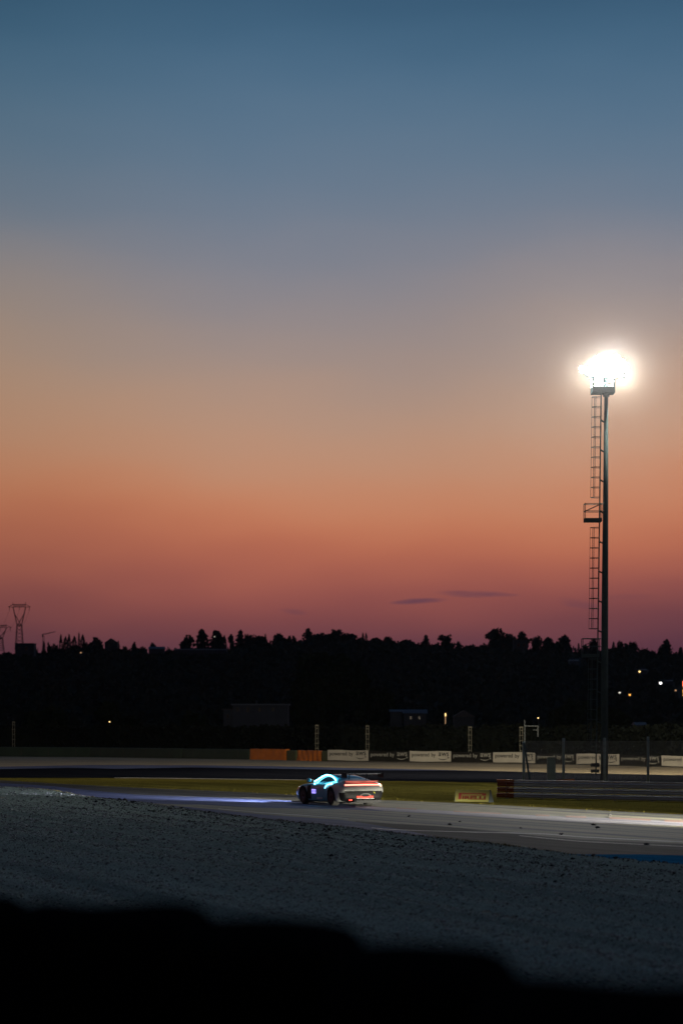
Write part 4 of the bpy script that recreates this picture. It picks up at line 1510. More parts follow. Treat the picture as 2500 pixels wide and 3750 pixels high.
# a wedge: lettered face leaning back on a dark rear
MB().add([(0, 0, .02), (BW, 0, .02), (BW, .10, BH), (0, .10, BH), (0, .42, .02), (BW, .42, .02), (BW, .16, BH), (0, .16, BH)],
         [(0, 1, 2, 3), (5, 4, 7, 6), (3, 2, 6, 7), (0, 4, 5, 1)]).build('panel', M['yellowboard'], root, fix=False)
for x in (-.012, BW + .002):
    MB().add([(x, -.02, .0), (x + .010, -.02, .0), (x + .010, .10, BH + .01), (x, .10, BH + .01), (x, .44, .0), (x + .010, .44, .0), (x + .010, .18, BH + .01), (x, .18, BH + .01)],
             [(0, 1, 2, 3), (5, 4, 7, 6), (3, 2, 6, 7), (0, 4, 5, 1), (0, 3, 7, 4), (1, 5, 6, 2)]).build('side_cheek', M['darksteel'], root)


def lean(z):
    return .10 * (z - .02) / (BH - .02) - .012


def lbox(mb, u0, u1, v0, v1):
    x0, x1 = u0 * BW, u1 * BW
    z0, z1 = .02 + v0 * (BH - .02), .02 + v1 * (BH - .02)
    mb.add([(x0, lean(z0), z0), (x1, lean(z0), z0), (x1, lean(z1), z1), (x0, lean(z1), z1)], [(0, 1, 2, 3)])


mb = MB()
lbox(mb, .105, .185, .20, .745)       # stem of the long P
lbox(mb, .185, .905, .665, .745)      # upper stroke
lbox(mb, .185, .905, .545, .600)      # lower stroke
lbox(mb, .795, .905, .600, .665)      # closing end
mb.build('lettering', M['redprint'], root, fix=False)
me = text_mesh('IRELLI', 1.0, bold=.045, extrude=.001)
fit_mesh(me, .215 * BW, .905 * BW, .02 + .205 * (BH - .02), .02 + .50 * (BH - .02), 0)
for v in me.vertices:
    v.co.y = lean(v.co.z)
link('lettering', me, M['redprint'], root)

# ------------------------------------------------------------------ floodlight mast
MD = 150.0
km = MD / F_PX
mb_ = Vector(((2211 - 1250) * km, MD, 0))
mast = thing('floodlight_mast', mb_, 'tall floodlight mast with caged ladder and blazing lamps', 'floodlight mast')


def mx(px):
    return (px - 2211) * km


def mz(py):
    return CAM_H + (HOR - py) * km


ZT = mz(1440)
MB().path([(0, 0, -.3), (mx(2211.5), 0, ZT * .25), (mx(2213.5), 0, ZT * .5), (mx(2216), 0, ZT * .75), (mx(2218), 0, ZT)], [.232, .222, .200, .160, .118], n=28).build('pole', M['mast'], mast, smooth=True)
MB().lathe([(.42, 0), (.42, .05), (.26, .06), (.25, .4)], n=20).build('base_plate', M['mast'], mast)
MB().lathe([(.20, mz(1453)), (.20, mz(1441))], n=16, c=(mx(2218), 0, 0)).build('collar', M['mast'], mast)


def lx(py):   # ladder line follows the pole's taper
    return mx(interp([(1440, 2199.5), (2302, 2188), (2800, 2181)], py))


for sy in (-.2, .2):
    MB().tube((lx(2840), sy, mz(2840)), (lx(1400), sy, mz(1400)), .022, n=6).build('ladder_rail', M['mast'], mast)
zr = 1460
rungs = MB()
while zr < 2830:
    rungs.tube((lx(zr), -.2, mz(zr)), (lx(zr), .2, mz(zr)), .013, n=5)
    zr += 17
rungs.build('ladder_rungs', M['mast'], mast)
HO = [(1454 + 36.8 * q) for q in range(11)] + [(1932.5 + 37.0 * q) for q in range(11)] + [(2413 + 37.0 * q) for q in range(10)]
for py in HO:
    w_ = (33.5 + (.6 if py > 2400 else 0)) * km
    pts = []
    for q in range(13):
        a = math.pi * (q / 12)
        pts.append((lx(py) - w_ * math.sin(a) ** .75, .34 * math.cos(a), mz(py)))
    pts = [(lx(py), .2, mz(py))] + pts + [(lx(py), -.2, mz(py))]
    MB().path(pts, .019, n=5).build('cage_hoop', M['mast'], mast)
for (p0, p1) in ((1454, 1822), (1932.5, 2302.5), (2413, 2746)):
    for u, yv, r in ((1.0, 0.0, .012), (.62, -.30, .017), (.66, .30, .017)):
        w_ = 33.5 * km * u
        MB().tube((lx(p0) - w_, yv, mz(p0)), (lx(p1) - w_, yv, mz(p1)), r, n=5).build('cage_strap', M['mast'], mast)
for py in (1541, 1650, 1760, 1874, 1986, 2095, 2203, 2312, 2425, 2535, 2645):
    xp = mx(interp([(1440, 2218), (2860, 2211)], py)) - .12
    for sy in (-.17, .17):
        MB().tube((lx(py), sy, mz(py - 3)), (xp, sy * .4, mz(py + 5)), .035, n=5).build('bracket', M['mast'], mast)
# two rest platforms
for (x0, x1, yt, ym, yf, yb) in ((2138.5, 2199, 1845.5, 1873, 1899, 1912), (2130.5, 2190, 2339, 2367, 2395, 2407)):
    plat = MB().box(mx(x0), mx(x1), -.42, .42, mz(yb), mz(yb) + .04).build('rest_platform', M['mast'], mast)
    mbk = MB()
    mbk.box(mx(x0), mx(x1), -.44, -.421, mz(yb) + .001, mz(yf))
    mbk.box(mx(x0), mx(x1), .421, .44, mz(yb) + .001, mz(yf))
    mbk.box(mx(x0) - .02, mx(x0) - .001, -.44, .44, mz(yb) + .001, mz(yf))
    mbk.build('kick_plate', M['mast'], plat)
    rl = MB()
    for sy in (-.42, .42):
        for yy in (yt, ym):
            rl.tube((mx(x0), sy, mz(yy)), (mx(x1) + .15, sy, mz(yy)), .022, n=6)
        for xx in (x0, x1):
            rl.tube((mx(xx), sy, mz(yb)), (mx(xx), sy, mz(yt)), .022, n=6)
        rl.tube((mx(x0), sy, mz(ym)), (mx(x1), sy, mz(yt)), .016, n=6)
    for yy in (yt, ym):
        rl.tube((mx(x0), -.42, mz(yy)), (mx(x0), .42, mz(yy)), .022, n=6)
    rl.build('handrail', M['mast'], plat)
for (y0, y1) in ((2795, 2808), (2818, 2829)):
    MB().box(mx(2162), mx(2192), -.18, .18, mz(y1), mz(y0)).build('junction_box', M['darksteel'], mast)
# crow's nest
nest = MB().box(mx(2166), mx(2246), -.6, .6, mz(1441), mz(1441) + .05).build('crows_nest', M['mast'], mast)
mbk = MB()
for sy in (-.62, .601):
    mbk.box(mx(2164), mx(2247), sy, sy + .019, mz(1441) - .01, mz(1420))
for xx in (2164, 2246):
    mbk.box(mx(xx), mx(xx) + .02, -.60, .60, mz(1441) - .01, mz(1420))
mbk.build('kick_plate', M['mast'], nest)
rl = MB()
for sy in (-.6, .6):
    for xx in (2167, 2206, 2244.5):
        rl.box(mx(xx) - .045, mx(xx) + .045, sy - .03, sy + .03, mz(1420) + .001, mz(1388))
    for yy in (1407, 1395):
        rl.tube((mx(2166), sy, mz(yy)), (mx(2246), sy, mz(yy)), .028, n=6)
for xx in (2166, 2246):
    for yy in (1407, 1395):
        rl.tube((mx(xx), -.6, mz(yy)), (mx(xx), .6, mz(yy)), .028, n=6)
rl.build('handrail', M['mast'], nest)
fr = MB()
fr.tube((mx(2218), 0, mz(1441)), (mx(2218), 0, mz(1318)), .09, n=10)
for yy in (1382, 1340):
    fr.tube((mx(2154), -.05, mz(yy)), (mx(2288), -.05, mz(yy)), .05, n=8)
fr.tube((mx(2150), -.05, mz(1382)), (mx(2131), -.2, mz(1366)), .04, n=8)
fr.build('lamp_frame', M['mast'], mast)
FRONT = bpy.data.materials.new('floodlight_lens')
FRONT.use_nodes = True
fb = FRONT.node_tree.nodes['Principled BSDF']
fb.inputs['Base Color'].default_value = (.8, .8, .8, 1)
fb.inputs['Emission Color'].default_value = (1.0, .965, .90, 1)
fb.inputs['Emission Strength'].default_value = 1500.0
BACK = FRONT.copy()
BACK.name = 'floodlight_lens_rear'
BACK.node_tree.nodes['Principled BSDF'].inputs['Emission Color'].default_value = (1.0, .86, .62, 1)
BACK.node_tree.nodes['Principled BSDF'].inputs['Emission Strength'].default_value = 12500.0


def flood(px, py, r, yaw, tilt, lens, yoff=-.25):
    """yaw 0 faces the camera, tilt is downwards"""
    hs = MB().lathe([(r * .35, .34), (r * .6, .26), (r * 1.02, .03), (r * 1.06, -.02), (r * 1.0, -.021)], n=20, axis='y').build('floodlight', M['darksteel'], mast, smooth=False)
    hs.location = (mx(px), yoff, mz(py))
    hs.rotation_euler = Matrix.Rotation(yaw, 3, 'Z').to_euler()
    hs.rotation_euler = (Matrix.Rotation(yaw, 3, 'Z') @ Matrix.Rotation(tilt, 3, 'X')).to_euler()
    n_ = 10
    vs = [(0, -.05, 0)] + [(r * .96 * math.cos(2 * math.pi * q / n_), -.025, r * .96 * math.sin(2 * math.pi * q / n_)) for q in range(n_)]
    MB().add(vs, [(0, 1 + q, 1 + (q + 1) % n_) for q in range(n_)]).build('lens', lens, hs, fix=False)
    MB().box(-r * 1.12, -r * 1.08, -.03, .03, -r * .9, r * .2).add([], []).build('yoke', M['darksteel'], hs)


for row, (py, r_) in enumerate(((1372, .19), (1352, .20), (1332, .20), (1313, .18))):  # extra heads added so the lamps fill the whole glare ellipse
    n_r = (5, 7, 6, 4)[row]
    for q in range(n_r):
        t_ = (q - (n_r - 1) / 2)
        flood(2224 + t_ * 20.5, py, r_, R(3 + t_ * 5), R(26 - row * 4), FRONT, yoff=-.25 - .02 * ((q + row) % 2))
flood(2131, 1354, .22, R(-48), R(30), FRONT, yoff=-.2)
for q, px in enumerate((2180, 2230, 2280)):  # out-of-sight rear heads, added to light the banners and far track
    flood(px, 1350, .31, R(180 + (8, 0, -14)[q]), R(14), BACK, yoff=.3)

# ------------------------------------------------------------------ racing car
def paint_mat():
    m = bpy.data.materials.new('car_livery')
    m.use_nodes = True
    nt = m.node_tree
    b = nt.nodes['Principled BSDF']
    b.inputs['Roughness'].default_value = .32
    b.inputs['Coat Weight'].default_value = .6
    t = nt.nodes.new('ShaderNodeTexCoord')
    sp = nt.nodes.new('ShaderNodeSeparateXYZ')
    nt.links.new(t.outputs['Object'], sp.inputs[0])
    a = nt.nodes.new('ShaderNodeMath')
    a.operation = 'MULTIPLY_ADD'
    nt.links.new(sp.outputs[2], a.inputs[0])
    a.inputs[1].default_value = .55
    nt.links.new(sp.outputs[1], a.inputs[2])
    r = nt.nodes.new('ShaderNodeMapRange')
    r.inputs['From Min'].default_value = -1.12
    r.inputs['From Max'].default_value = -.95
    nt.links.new(a.outputs[0], r.inputs['Value'])
    x = nt.nodes.new('ShaderNodeMix')
    x.data_type = 'RGBA'
    x.inputs[6].default_value = (.80, .83, .81, 1)
    x.inputs[7].default_value = (.17, .48, .58, 1)
    nt.links.new(r.outputs[0], x.inputs[0])
    n = nt.nodes.new('ShaderNodeTexNoise')
    n.inputs['Scale'].default_value = 3.0
    n.inputs['Detail'].default_value = 3
    nt.links.new(t.outputs['Object'], n.inputs['Vector'])
    y = nt.nodes.new('ShaderNodeMix')
    y.data_type = 'RGBA'
    y.blend_type = 'MULTIPLY'
    y.inputs[0].default_value = .5
    nt.links.new(x.outputs[2], y.inputs[6])
    nt.links.new(n.outputs['Fac'], y.inputs[7])
    nt.links.new(y.outputs[2], b.inputs['Base Color'])
    return m


M['paint'] = paint_mat()
M['carbon'] = mat('black_carbon', (.007, .0075, .009), .55, spec=.25, vary=.2, nscale=30)
M['tyre'] = mat('tyre_rubber', (.012, .012, .012), .85, vary=.2)
M['rim'] = mat('dark_rim', (.03, .03, .032), .35, .8, vary=.2)
M['glass'] = mat('tinted_glass', (.02, .03, .035), .08, vary=.1, coat=.5)
M['neon'] = mat('cyan_neon', (.2, .6, .7), .4, emit=(.12, .72, 1.0), estr=16.0, vary=.05)
M['tail'] = mat('tail_light', (.5, .05, .04), .4, emit=(1.0, .16, .11), estr=6.5, vary=.05)
M['rain'] = mat('rain_light', (.5, .03, .02), .4, emit=(1.0, .035, .015), estr=1.6, vary=.05)
M['violet'] = mat('violet_led', (.3, .2, .6), .4, emit=(.38, .28, 1.0), estr=2.6, vary=.05)
M['warmlamp'] = mat('amber_lamp', (.6, .5, .3), .4, emit=(1.0, .75, .45), estr=2.0, vary=.05)
M['headlens'] = mat('headlight_lens', (.7, .75, .8), .2, emit=(.75, .85, 1.0), estr=6.0, vary=.05)
M['chrome'] = mat('pale_metal', (.5, .53, .52), .3, .7, vary=.1)
M['decal'] = mat('pale_decal', (.55, .58, .56), .4, vary=.2)
M['yellowdecal'] = mat('yellow_decal', (.6, .6, .05), .5, vary=.1)

ST = [
    (-2.30, .32, .78, .90, .84, .72, .66, .74, .42, .765, .775),
    (-2.20, .22, .90, .985, .95, .85, .74, .885, .50, .905, .915),
    (-1.95, .16, .97, 1.02, .99, .92, .74, .965, .50, 1.0, 1.01),
    (-1.66, .12, .98, 1.02, 1.0, .93, .70, .985, .50, 1.06, 1.075),
    (-1.30, .10, .97, 1.02, .99, .91, .69, .97, .51, 1.12, 1.145),
    (-.92, .10, .92, .965, .93, .87, .71, .92, .53, 1.18, 1.205),
    (-.48, .10, .90, .925, .905, .85, .73, .89, .54, 1.22, 1.24),
    (.02, .10, .90, .925, .905, .845, .735, .88, .54, 1.21, 1.235),
    (.42, .10, .90, .93, .91, .84, .73, .87, .55, 1.10, 1.13),
    (.82, .10, .93, .975, .95, .84, .71, .86, .56, .95, .97),
    (1.30, .12, .95, 1.01, .98, .84, .68, .835, .45, .835, .84),
    (1.70, .12, .93, .99, .95, .77, .66, .755, .40, .755, .76),
    (2.05, .14, .85, .92, .86, .64, .60, .63, .35, .635, .64),
    (2.28, .20, .70, .75, .68, .48, .50, .48, .30, .485, .49)]


def car_body():
    bm = bmesh.new()
    rings = []
    for (y, zf, ws, wm, wsh, zsh, wc, zc, wr, zr, zt) in ST:
        half = [(0, zf), (ws - .07, zf), (ws, zf + .09), (wm, .5), (wm - .005, zsh - .13), (wsh - .02, zsh - .01), (wc, zc), (wr + (wc - wr) * .28, zc + (zr - zc) * .72), (wr, zr), (wr * .5, zt - .008), (0, zt)]
        pts = half + [(-x, z) for x, z in reversed(half[1:-1])]
        rings.append([bm.verts.new((x, y, z)) for x, z in pts])
    n_ = len(rings[0])
    for a, b in zip(rings, rings[1:]):
        for k in range(n_):
            bm.faces.new((a[k], a[(k + 1) % n_], b[(k + 1) % n_], b[k]))
    for rg in (rings[0], rings[-1]):
        # close the ends with a strip of quads
        hN = n_ // 2
        for k in range(hN):
            a, b = rg[k], rg[k + 1]
            c, d_ = rg[(n_ - k - 1) % n_], rg[(n_ - k) % n_]
            if k == 0:
                bm.faces.new((a, b, c))
            elif k == hN - 1:
                bm.faces.new((a, b, d_))
            else:
                bm.faces.new((a, b, c, d_))
    bmesh.ops.recalc_face_normals(bm, faces=bm.faces)
    me = bpy.data.meshes.new('body')
    bm.to_mesh(me)
    bm.free()
    o = link('tmp_body', me)
    md = o.modifiers.new('s', 'SUBSURF')
    md.levels = 3
    cut = []
    for yy in (-1.2, 1.28):
        for sx in (-1, 1):
            c = MB().lathe([(.405, .56 * sx), (.405, 1.4 * sx)], n=28, axis='x', c=(0, yy, .345)).build('tmp_cut', M['carbon'])
            cut.append(c)
            b = o.modifiers.new('b', 'BOOLEAN')
            b.object = c
            b.operation = 'DIFFERENCE'
            b.solver = 'EXACT'
    dg = bpy.context.evaluated_depsgraph_get()
    out = bpy.data.meshes.new_from_object(o.evaluated_get(dg))
    bpy.data.objects.remove(o)
    for c in cut:
        bpy.data.objects.remove(c)
    return out


full = car_body()
full.materials.clear()
bm0 = bmesh.new()
bm0.from_mesh(full)
bvh = BVHTree.FromBMesh(bm0)


def classify(c, nrm):
    ax, y, z = abs(c.x), c.y, c.z
    for yy in (-1.2, 1.28):
        if math.hypot(y - yy, z - .345) < .412 and ax > .5:
            return 'wheel_well'
    if y < -1.95 and z < .54:
        return 'rear_bumper'
    if y < -2.1 and z < .60 and ax < .9:
        return 'rear_bumper'
    if .62 < y < .88 and .24 < z < .78 and ax > .88:
        return 'side_vent'
    if z < .17 and nrm.z < .3:
        return 'underfloor'
    if nrm.z > -.2:
        zc_ = np.interp(y, [s[0] for s in ST], [s[7] for s in ST])
        zt_ = np.interp(y, [s[0] for s in ST], [s[10] for s in ST])
        rel = (z - zc_) / max(.02, zt_ - zc_)
        if -1.12 < y < .58 and .12 < rel < .80 and ax > .5:
            # curved upper line of the side glass
            lim = .80 - .9 * max(0, (-.5 - y)) - .5 * max(0, y - .1)
            if rel < lim:
                return 'side_window'
        if .26 < y < .85 and rel > .1 and ax < .6 and nrm.y > .25:
            return 'windscreen'
        if -1.62 < y < -.62 and ax < .53 and rel > .5 and nrm.y < -.08:
            return 'rear_window'
    return 'body'


car = thing('racing_car', (0, 0, 0), 'pale racing car with cyan neon window arc and red tail light bar', 'racing car')
groups = {}
for f in bm0.faces:
    groups.setdefault(classify(f.calc_center_median(), f.normal), []).append(f.index)
MATC = {'body': 'paint', 'rear_bumper': 'carbon', 'side_vent': 'carbon', 'underfloor': 'carbon', 'side_window': 'glass', 'windscreen': 'glass', 'rear_window': 'glass', 'wheel_well': 'carbon'}


def submesh(faces, name):
    vmap, vs, fs = {}, [], []
    for i in faces:
        f = bm0.faces[i]
        fl = []
        for v in f.verts:
            if v.index not in vmap:
                vmap[v.index] = len(vs)
                vs.append(tuple(v.co))
            fl.append(vmap[v.index])
        fs.append(tuple(fl))
    me = bpy.data.meshes.new(name)
    me.from_pydata(vs, [], fs)
    me.polygons.foreach_set('use_smooth', [True] * len(fs))
    me.update()
    return me


bm0.verts.ensure_lookup_table()
bm0.faces.ensure_lookup_table()
for nm, fl in groups.items():
    if nm in ('side_window', 'side_vent', 'wheel_well'):
        for sx in (-1, 1):
            sub = [i for i in fl if bm0.faces[i].calc_center_median().x * sx > 0]
            if nm == 'wheel_well':
                for sy in (-1, 1):
                    s2 = [i for i in sub if bm0.faces[i].calc_center_median().y * sy > 0]
                    if s2:
                        link(nm, submesh(s2, nm), M['carbon'], car)
            elif sub:
                link(nm, submesh(sub, nm), M[MATC[nm]], car)
    else:
        link(nm, submesh(fl, nm), M[MATC[nm]], car)


def hit(side_, y, z, off=.02):
    h_, nrm, _, _ = bvh.ray_cast(Vector((2.5 * side_, y, z)), Vector((-side_, 0, 0)))
    if h_ is None:
        return Vector((side_ * .6, y, z))
    return h_ + Vector((side_ * off, 0, off * .4))


def hit_rear(x, z, off=.01):
    h_, nrm, _, _ = bvh.ray_cast(Vector((x, -4, z)), Vector((0, 1, 0)))
    return (h_ if h_ is not None else Vector((x, -2.2, z))) + Vector((0, -off, 0))


# wheels
for sx in (-1, 1):
    for yy, wd in ((-1.2, .33), (1.28, .30)):
        xo = sx * (.985 - wd / 2)
        w = MB().lathe([(.20, -wd / 2 + .03), (.31, -wd / 2), (.345, -wd / 2 + .05), (.347, wd / 2 - .05), (.31, wd / 2), (.20, wd / 2 - .03)], n=32, axis='x', c=(xo, yy, .345)).build('wheel', M['tyre'], car, smooth=True)
        xf = xo + sx * (wd / 2 - .03)
        rm = MB()
        rm.lathe([(.225, -.012), (.235, 0), (.225, .012)], n=24, axis='x', c=(xf + sx * .005, yy, .345))
        for q in range(10):
            a = q * math.pi / 5
            rm.tube((xf, yy, .345), (xf, yy + .215 * math.cos(a), .345 + .215 * math.sin(a)), .018, n=5)
        rm.tube((xf - sx * .02, yy, .345), (xf + sx * .035, yy, .345), .05, n=12)
        rm.build('rim', M['rim'], w)
# splitter, sills, diffuser
MB().box(-.93, .93, 1.7, 2.42, .075, .10).build('front_splitter', M['carbon'], car)
for sx in (-1, 1):
    MB().box(sx * .80 if sx > 0 else -.985, .985 if sx > 0 else -.80, -.72, .80, .07, .105).build('side_skirt', M['carbon'], car)
df = MB()
df.box(-.70, .70, -2.36, -1.7, .13, .16)
df.build('diffuser', M['carbon'], car)
for x in (-.5, -.25, 0, .25, .5):
    MB().box(x - .008, x + .008, -2.38, -1.8, .161, .30).build('diffuser_fin', M['carbon'], car)
# wing
wg = MB()
prof_w = [(-.19, .012), (-.10, .045), (.04, .050), (.19, .0), (.04, -.012), (-.1, -.005)]
vs, fs = [], []
for x in (-.86, .86):
    for (py_, pz_) in prof_w:
        vs.append((x, -2.16 + py_, 1.245 + pz_))
n_ = len(prof_w)
fs = [(q, (q + 1) % n_, n_ + (q + 1) % n_, n_ + q) for q in range(n_)] + [tuple(range(n_)), tuple(range(2 * n_ - 1, n_ - 1, -1))]
wing = wg.add(vs, fs).build('rear_wing', M['carbon'], car)
for sx in (-1, 1):
    MB().add([(sx * .862, -2.40, 1.10), (sx * .862, -1.92, 1.14), (sx * .862, -1.92, 1.30), (sx * .862, -2.38, 1.325), (sx * .874, -2.40, 1.10), (sx * .874, -1.92, 1.14), (sx * .874, -1.92, 1.30), (sx * .874, -2.38, 1.325)],
             [(0, 1, 2, 3), (7, 6, 5, 4), (0, 4, 5, 1), (1, 5, 6, 2), (2, 6, 7, 3), (3, 7, 4, 0)]).build('end_plate', M['carbon'], wing)
    MB().path([(sx * .42, -1.72, 1.0), (sx * .42, -1.80, 1.22), (sx * .42, -1.92, 1.32), (sx * .42, -2.12, 1.295)], .022, n=6).build('swan_neck', M['carbon'], wing)
MB().box(-.80, -.45, -2.363, -2.352, 1.262, 1.278).build('wing_decal', M['decal'], wing)
# ducktail
dk = MB()
vs, fs = [], []
for q in range(13):
    x = -.78 + 1.56 * q / 12
    yb_ = -2.20 + .16 * (abs(x) / .8) ** 2.5
    vs += [(x, yb_ + .28, .955), (x, yb_ - .06, 1.005), (x, yb_ - .02, .93)]
for q in range(12):
    a = q * 3
    fs += [(a, a + 1, a + 4, a + 3), (a + 1, a + 2, a + 5, a + 4)]
dk.add(vs, fs).build('ducktail', M['paint'], car, fix=False)
# light bar, lamps
pts = [hit_rear(-.86 + 1.72 * q / 24, .845 - .01 * abs(-.86 + 1.72 * q / 24), .012) for q in range(25)]
MB().path(pts, .026, n=6).build('tail_light_bar', M['tail'], car)
pr = hit_rear(.83, .80, .01)
MB().lathe([(.01, -.03), (.045, -.02), (.045, .02), (.02, .03)], n=10, axis='y', c=tuple(pr)).build('indicator', M['warmlamp'], car)
for x0, x1 in ((-.36, -.10), (.20, .42)):
    z_ = .36
    y_ = hit_rear((x0 + x1) / 2, z_, .02).y
    MB().box(x0, x1, y_ - .03, y_, z_ - .035, z_ + .035).build('rain_light', M['rain'], car)
y_ = hit_rear(0.03, .36, .02).y
MB().box(-.10, .20, y_ - .02, y_, .31, .36).build('rain_light', M['rain'], car)
y_ = hit_rear(-.60, .25, .02).y
MB().box(-.74, -.60, -2.36, -2.32, .22, .27).build('fog_light', M['rain'], car)
MB().path([(-.20, -2.33, .42), (-.10, -2.34, .475), (.05, -2.34, .49), (.2, -2.34, .475), (.30, -2.33, .42)], .018, n=6).build('exhaust_hoop', M['chrome'], car)
MB().box(-.40, .45, -2.37, -2.345, .285, .305).build('bumper_trim', M['chrome'], car)
MB().box(-.45, .75, -2.42, -2.38, .165, .235).build('tow_bar', M['carbon'], car)
for x, z_, w_, h_ in ((-.28, .645, .13, .05), (.05, .70, .16, .04), (.10, .64, .38, .035), (.52, .66, .10, .09), (.66, .66, .08, .09)):
    p = hit_rear(x, z_, .008)
    MB().box(x - w_ / 2, x + w_ / 2, p.y - .01, p.y + .004, z_ - h_ / 2, z_ + h_ / 2).build('rear_decal', M['decal'], car)
p = hit_rear(.48, .52, .01)
MB().add([(.44, p.y, .56), (.50, p.y, .50), (.54, p.y, .48), (.50, p.y, .55)], [(0, 1, 2, 3)]).build('rear_decal', M['yellowdecal'], car, fix=False)
# pale sponsor patches on the left rear fender and door
for (y0, y1, z0, z1) in ((-1.98, -1.78, .52, .60), (-1.95, -1.74, .36, .46), (-1.93, -1.72, .24, .31), (-.10, .22, .66, .72), (-.35, .15, .24, .31), (.48, .62, .70, .80)):
    a_, b_ = hit(-1, y0, (z0 + z1) / 2, .006), hit(-1, y1, (z0 + z1) / 2, .006)
    MB().add([(a_.x, y0, z0), (b_.x, y1, z0), (b_.x, y1, z1), (a_.x, y0, z1)], [(0, 1, 2, 3)]).build('side_decal', M['decal'], car, fix=False)
# mirrors
for sx in (-1, 1):
    m_ = MB().lathe([(.02, -.10), (.08, -.08), (.09, 0), (.07, .08), (.02, .11)], n=12, axis='x', c=(sx * 1.0, .66, .98)).build('mirror', M['paint'], car, smooth=True)
    MB().tube((sx * .80, .66, .90), (sx * .94, .66, .95), .018, n=6).build('mirror_arm', M['carbon'], m_)
# cyan neon on the left side
ctl = [(.68, .89), (.48, .985), (.24, 1.085), (0, 1.15), (-.25, 1.17), (-.50, 1.15), (-.75, 1.10), (-1.0, 1.03), (-1.2, .965)]
pts = []
for (a, b) in zip(ctl, ctl[1:]):
    for q in range(4):
        t = q / 4
        pts.append(hit(-1, a[0] + (b[0] - a[0]) * t, a[1] + (b[1] - a[1]) * t, .012))
pts.append(hit(-1, *ctl[-1], .012))
for _ in range(3):
    pts = [pts[0]] + [(pts[q - 1] + pts[q] * 2 + pts[q + 1]) / 4 for q in range(1, len(pts) - 1)] + [pts[-1]]
pts = [p + Vector((-.02, 0, .01)) for p in pts]
MB().path([p + Vector((0, 0, .02)) for p in pts], .024, n=8).build('neon_arc', M['neon'], car, smooth=True)
pts = [hit(-1, y_, z_, .02) for (y_, z_) in ((-1.22, .86), (-1.08, .85), (-.92, .84), (-.78, .81), (-.68, .75), (-.62, .67))]
MB().path(pts, [.020, .011, .011, .011, .010, .008], n=8).build('neon_strip', M['neon'], car, smooth=True)
p = hit(-1, -1.24, .872, .02)
MB().lathe([(.01, -.03), (.035, -.02), (.035, .02), (.01, .03)], n=10, axis='x', c=tuple(p)).build('neon_dot', M['neon'], car, smooth=True)
p = hit(-1, .42, .83, .02)
MB().lathe([(.01, -.03), (.026, -.02), (.026, .02), (.01, .03)], n=10, axis='x', c=tuple(p)).build('neon_dot', M['neon'], car, smooth=True)
# lit start number on the door: two outlined digits
for y0 in (.52, .355):
    z0, z1, w_ = .46, .62, .142
    xq = hit(-1, y0 - w_ / 2, .53, .014).x
    t_ = .018
    mbn = MB()
    mbn.box(xq - .006, xq, y0 - w_, y0, z1 - t_, z1)
    mbn.box(xq - .006, xq, y0 - w_, y0, z0, z0 + t_)
    mbn.box(xq - .0055, xq, y0 - t_, y0, z0 + t_, z1 - t_)
    mbn.box(xq - .0055, xq, y0 - w_, y0 - w_ + t_, z0 + t_, z1 - t_)
    mbn.build('number_digit', M['violet'], car)
# headlights with their beams
for sx in (-1, 1):
    MB().lathe([(.02, .06), (.09, .03), (.10, 0), (.03, -.05)], n=14, axis='y', c=(sx * .72, 1.98, .62)).build('headlight', M['headlens'], car, smooth=True)
bm0.free()


def beam(parent, x, power, color, yaw, pitch, size, blend):
    l = bpy.data.lights.new('headlight_beam', 'SPOT')
    l.energy = power
    l.color = color
    l.spot_size = R(size)
    l.spot_blend = blend
    l.shadow_soft_size = .08
    o = bpy.data.objects.new('headlight_beam', l)
    COL.objects.link(o)
    o.parent = parent
    o.location = (x, 2.12, .62)
    o.rotation_euler = (R(90 - pitch), 0, yaw)
    return o


HEAD = R(29.0)
cpos = gnd(1235, 2947)
car.location = (cpos.x, cpos.y, .012)
car.rotation_euler = (0, 0, HEAD)
car.scale = (1.02, 1.02, 1.07)
for sx in (-.72, .72):
    beam(car, sx, 36000, (.74, .78, 1.0), R(9), 1.3, 32, 1.0)
# the car that follows, still outside the right edge: its headlights light the track
car2 = car.copy()
COL.objects.link(car2)
car2['label'] = 'second pale racing car following just outside the right picture edge'
car2.location = (20.0, 69.5, .012)
car2.rotation_euler = (0, 0, R(26.0))
for ch in list(car.children):
    if ch.type == 'LIGHT':
        continue
    c = ch.copy()
    COL.objects.link(c)
    c.parent = car2
    for g_ in ch.children:
        q = g_.copy()
        COL.objects.link(q)
        q.parent = c
for sx in (-.72, .72):
    bq = beam(car2, sx, 400000, (1.0, .93, .74), 0, 4.2, 9.5, 1.0)
    bq.scale = (2.8, 1, 1)

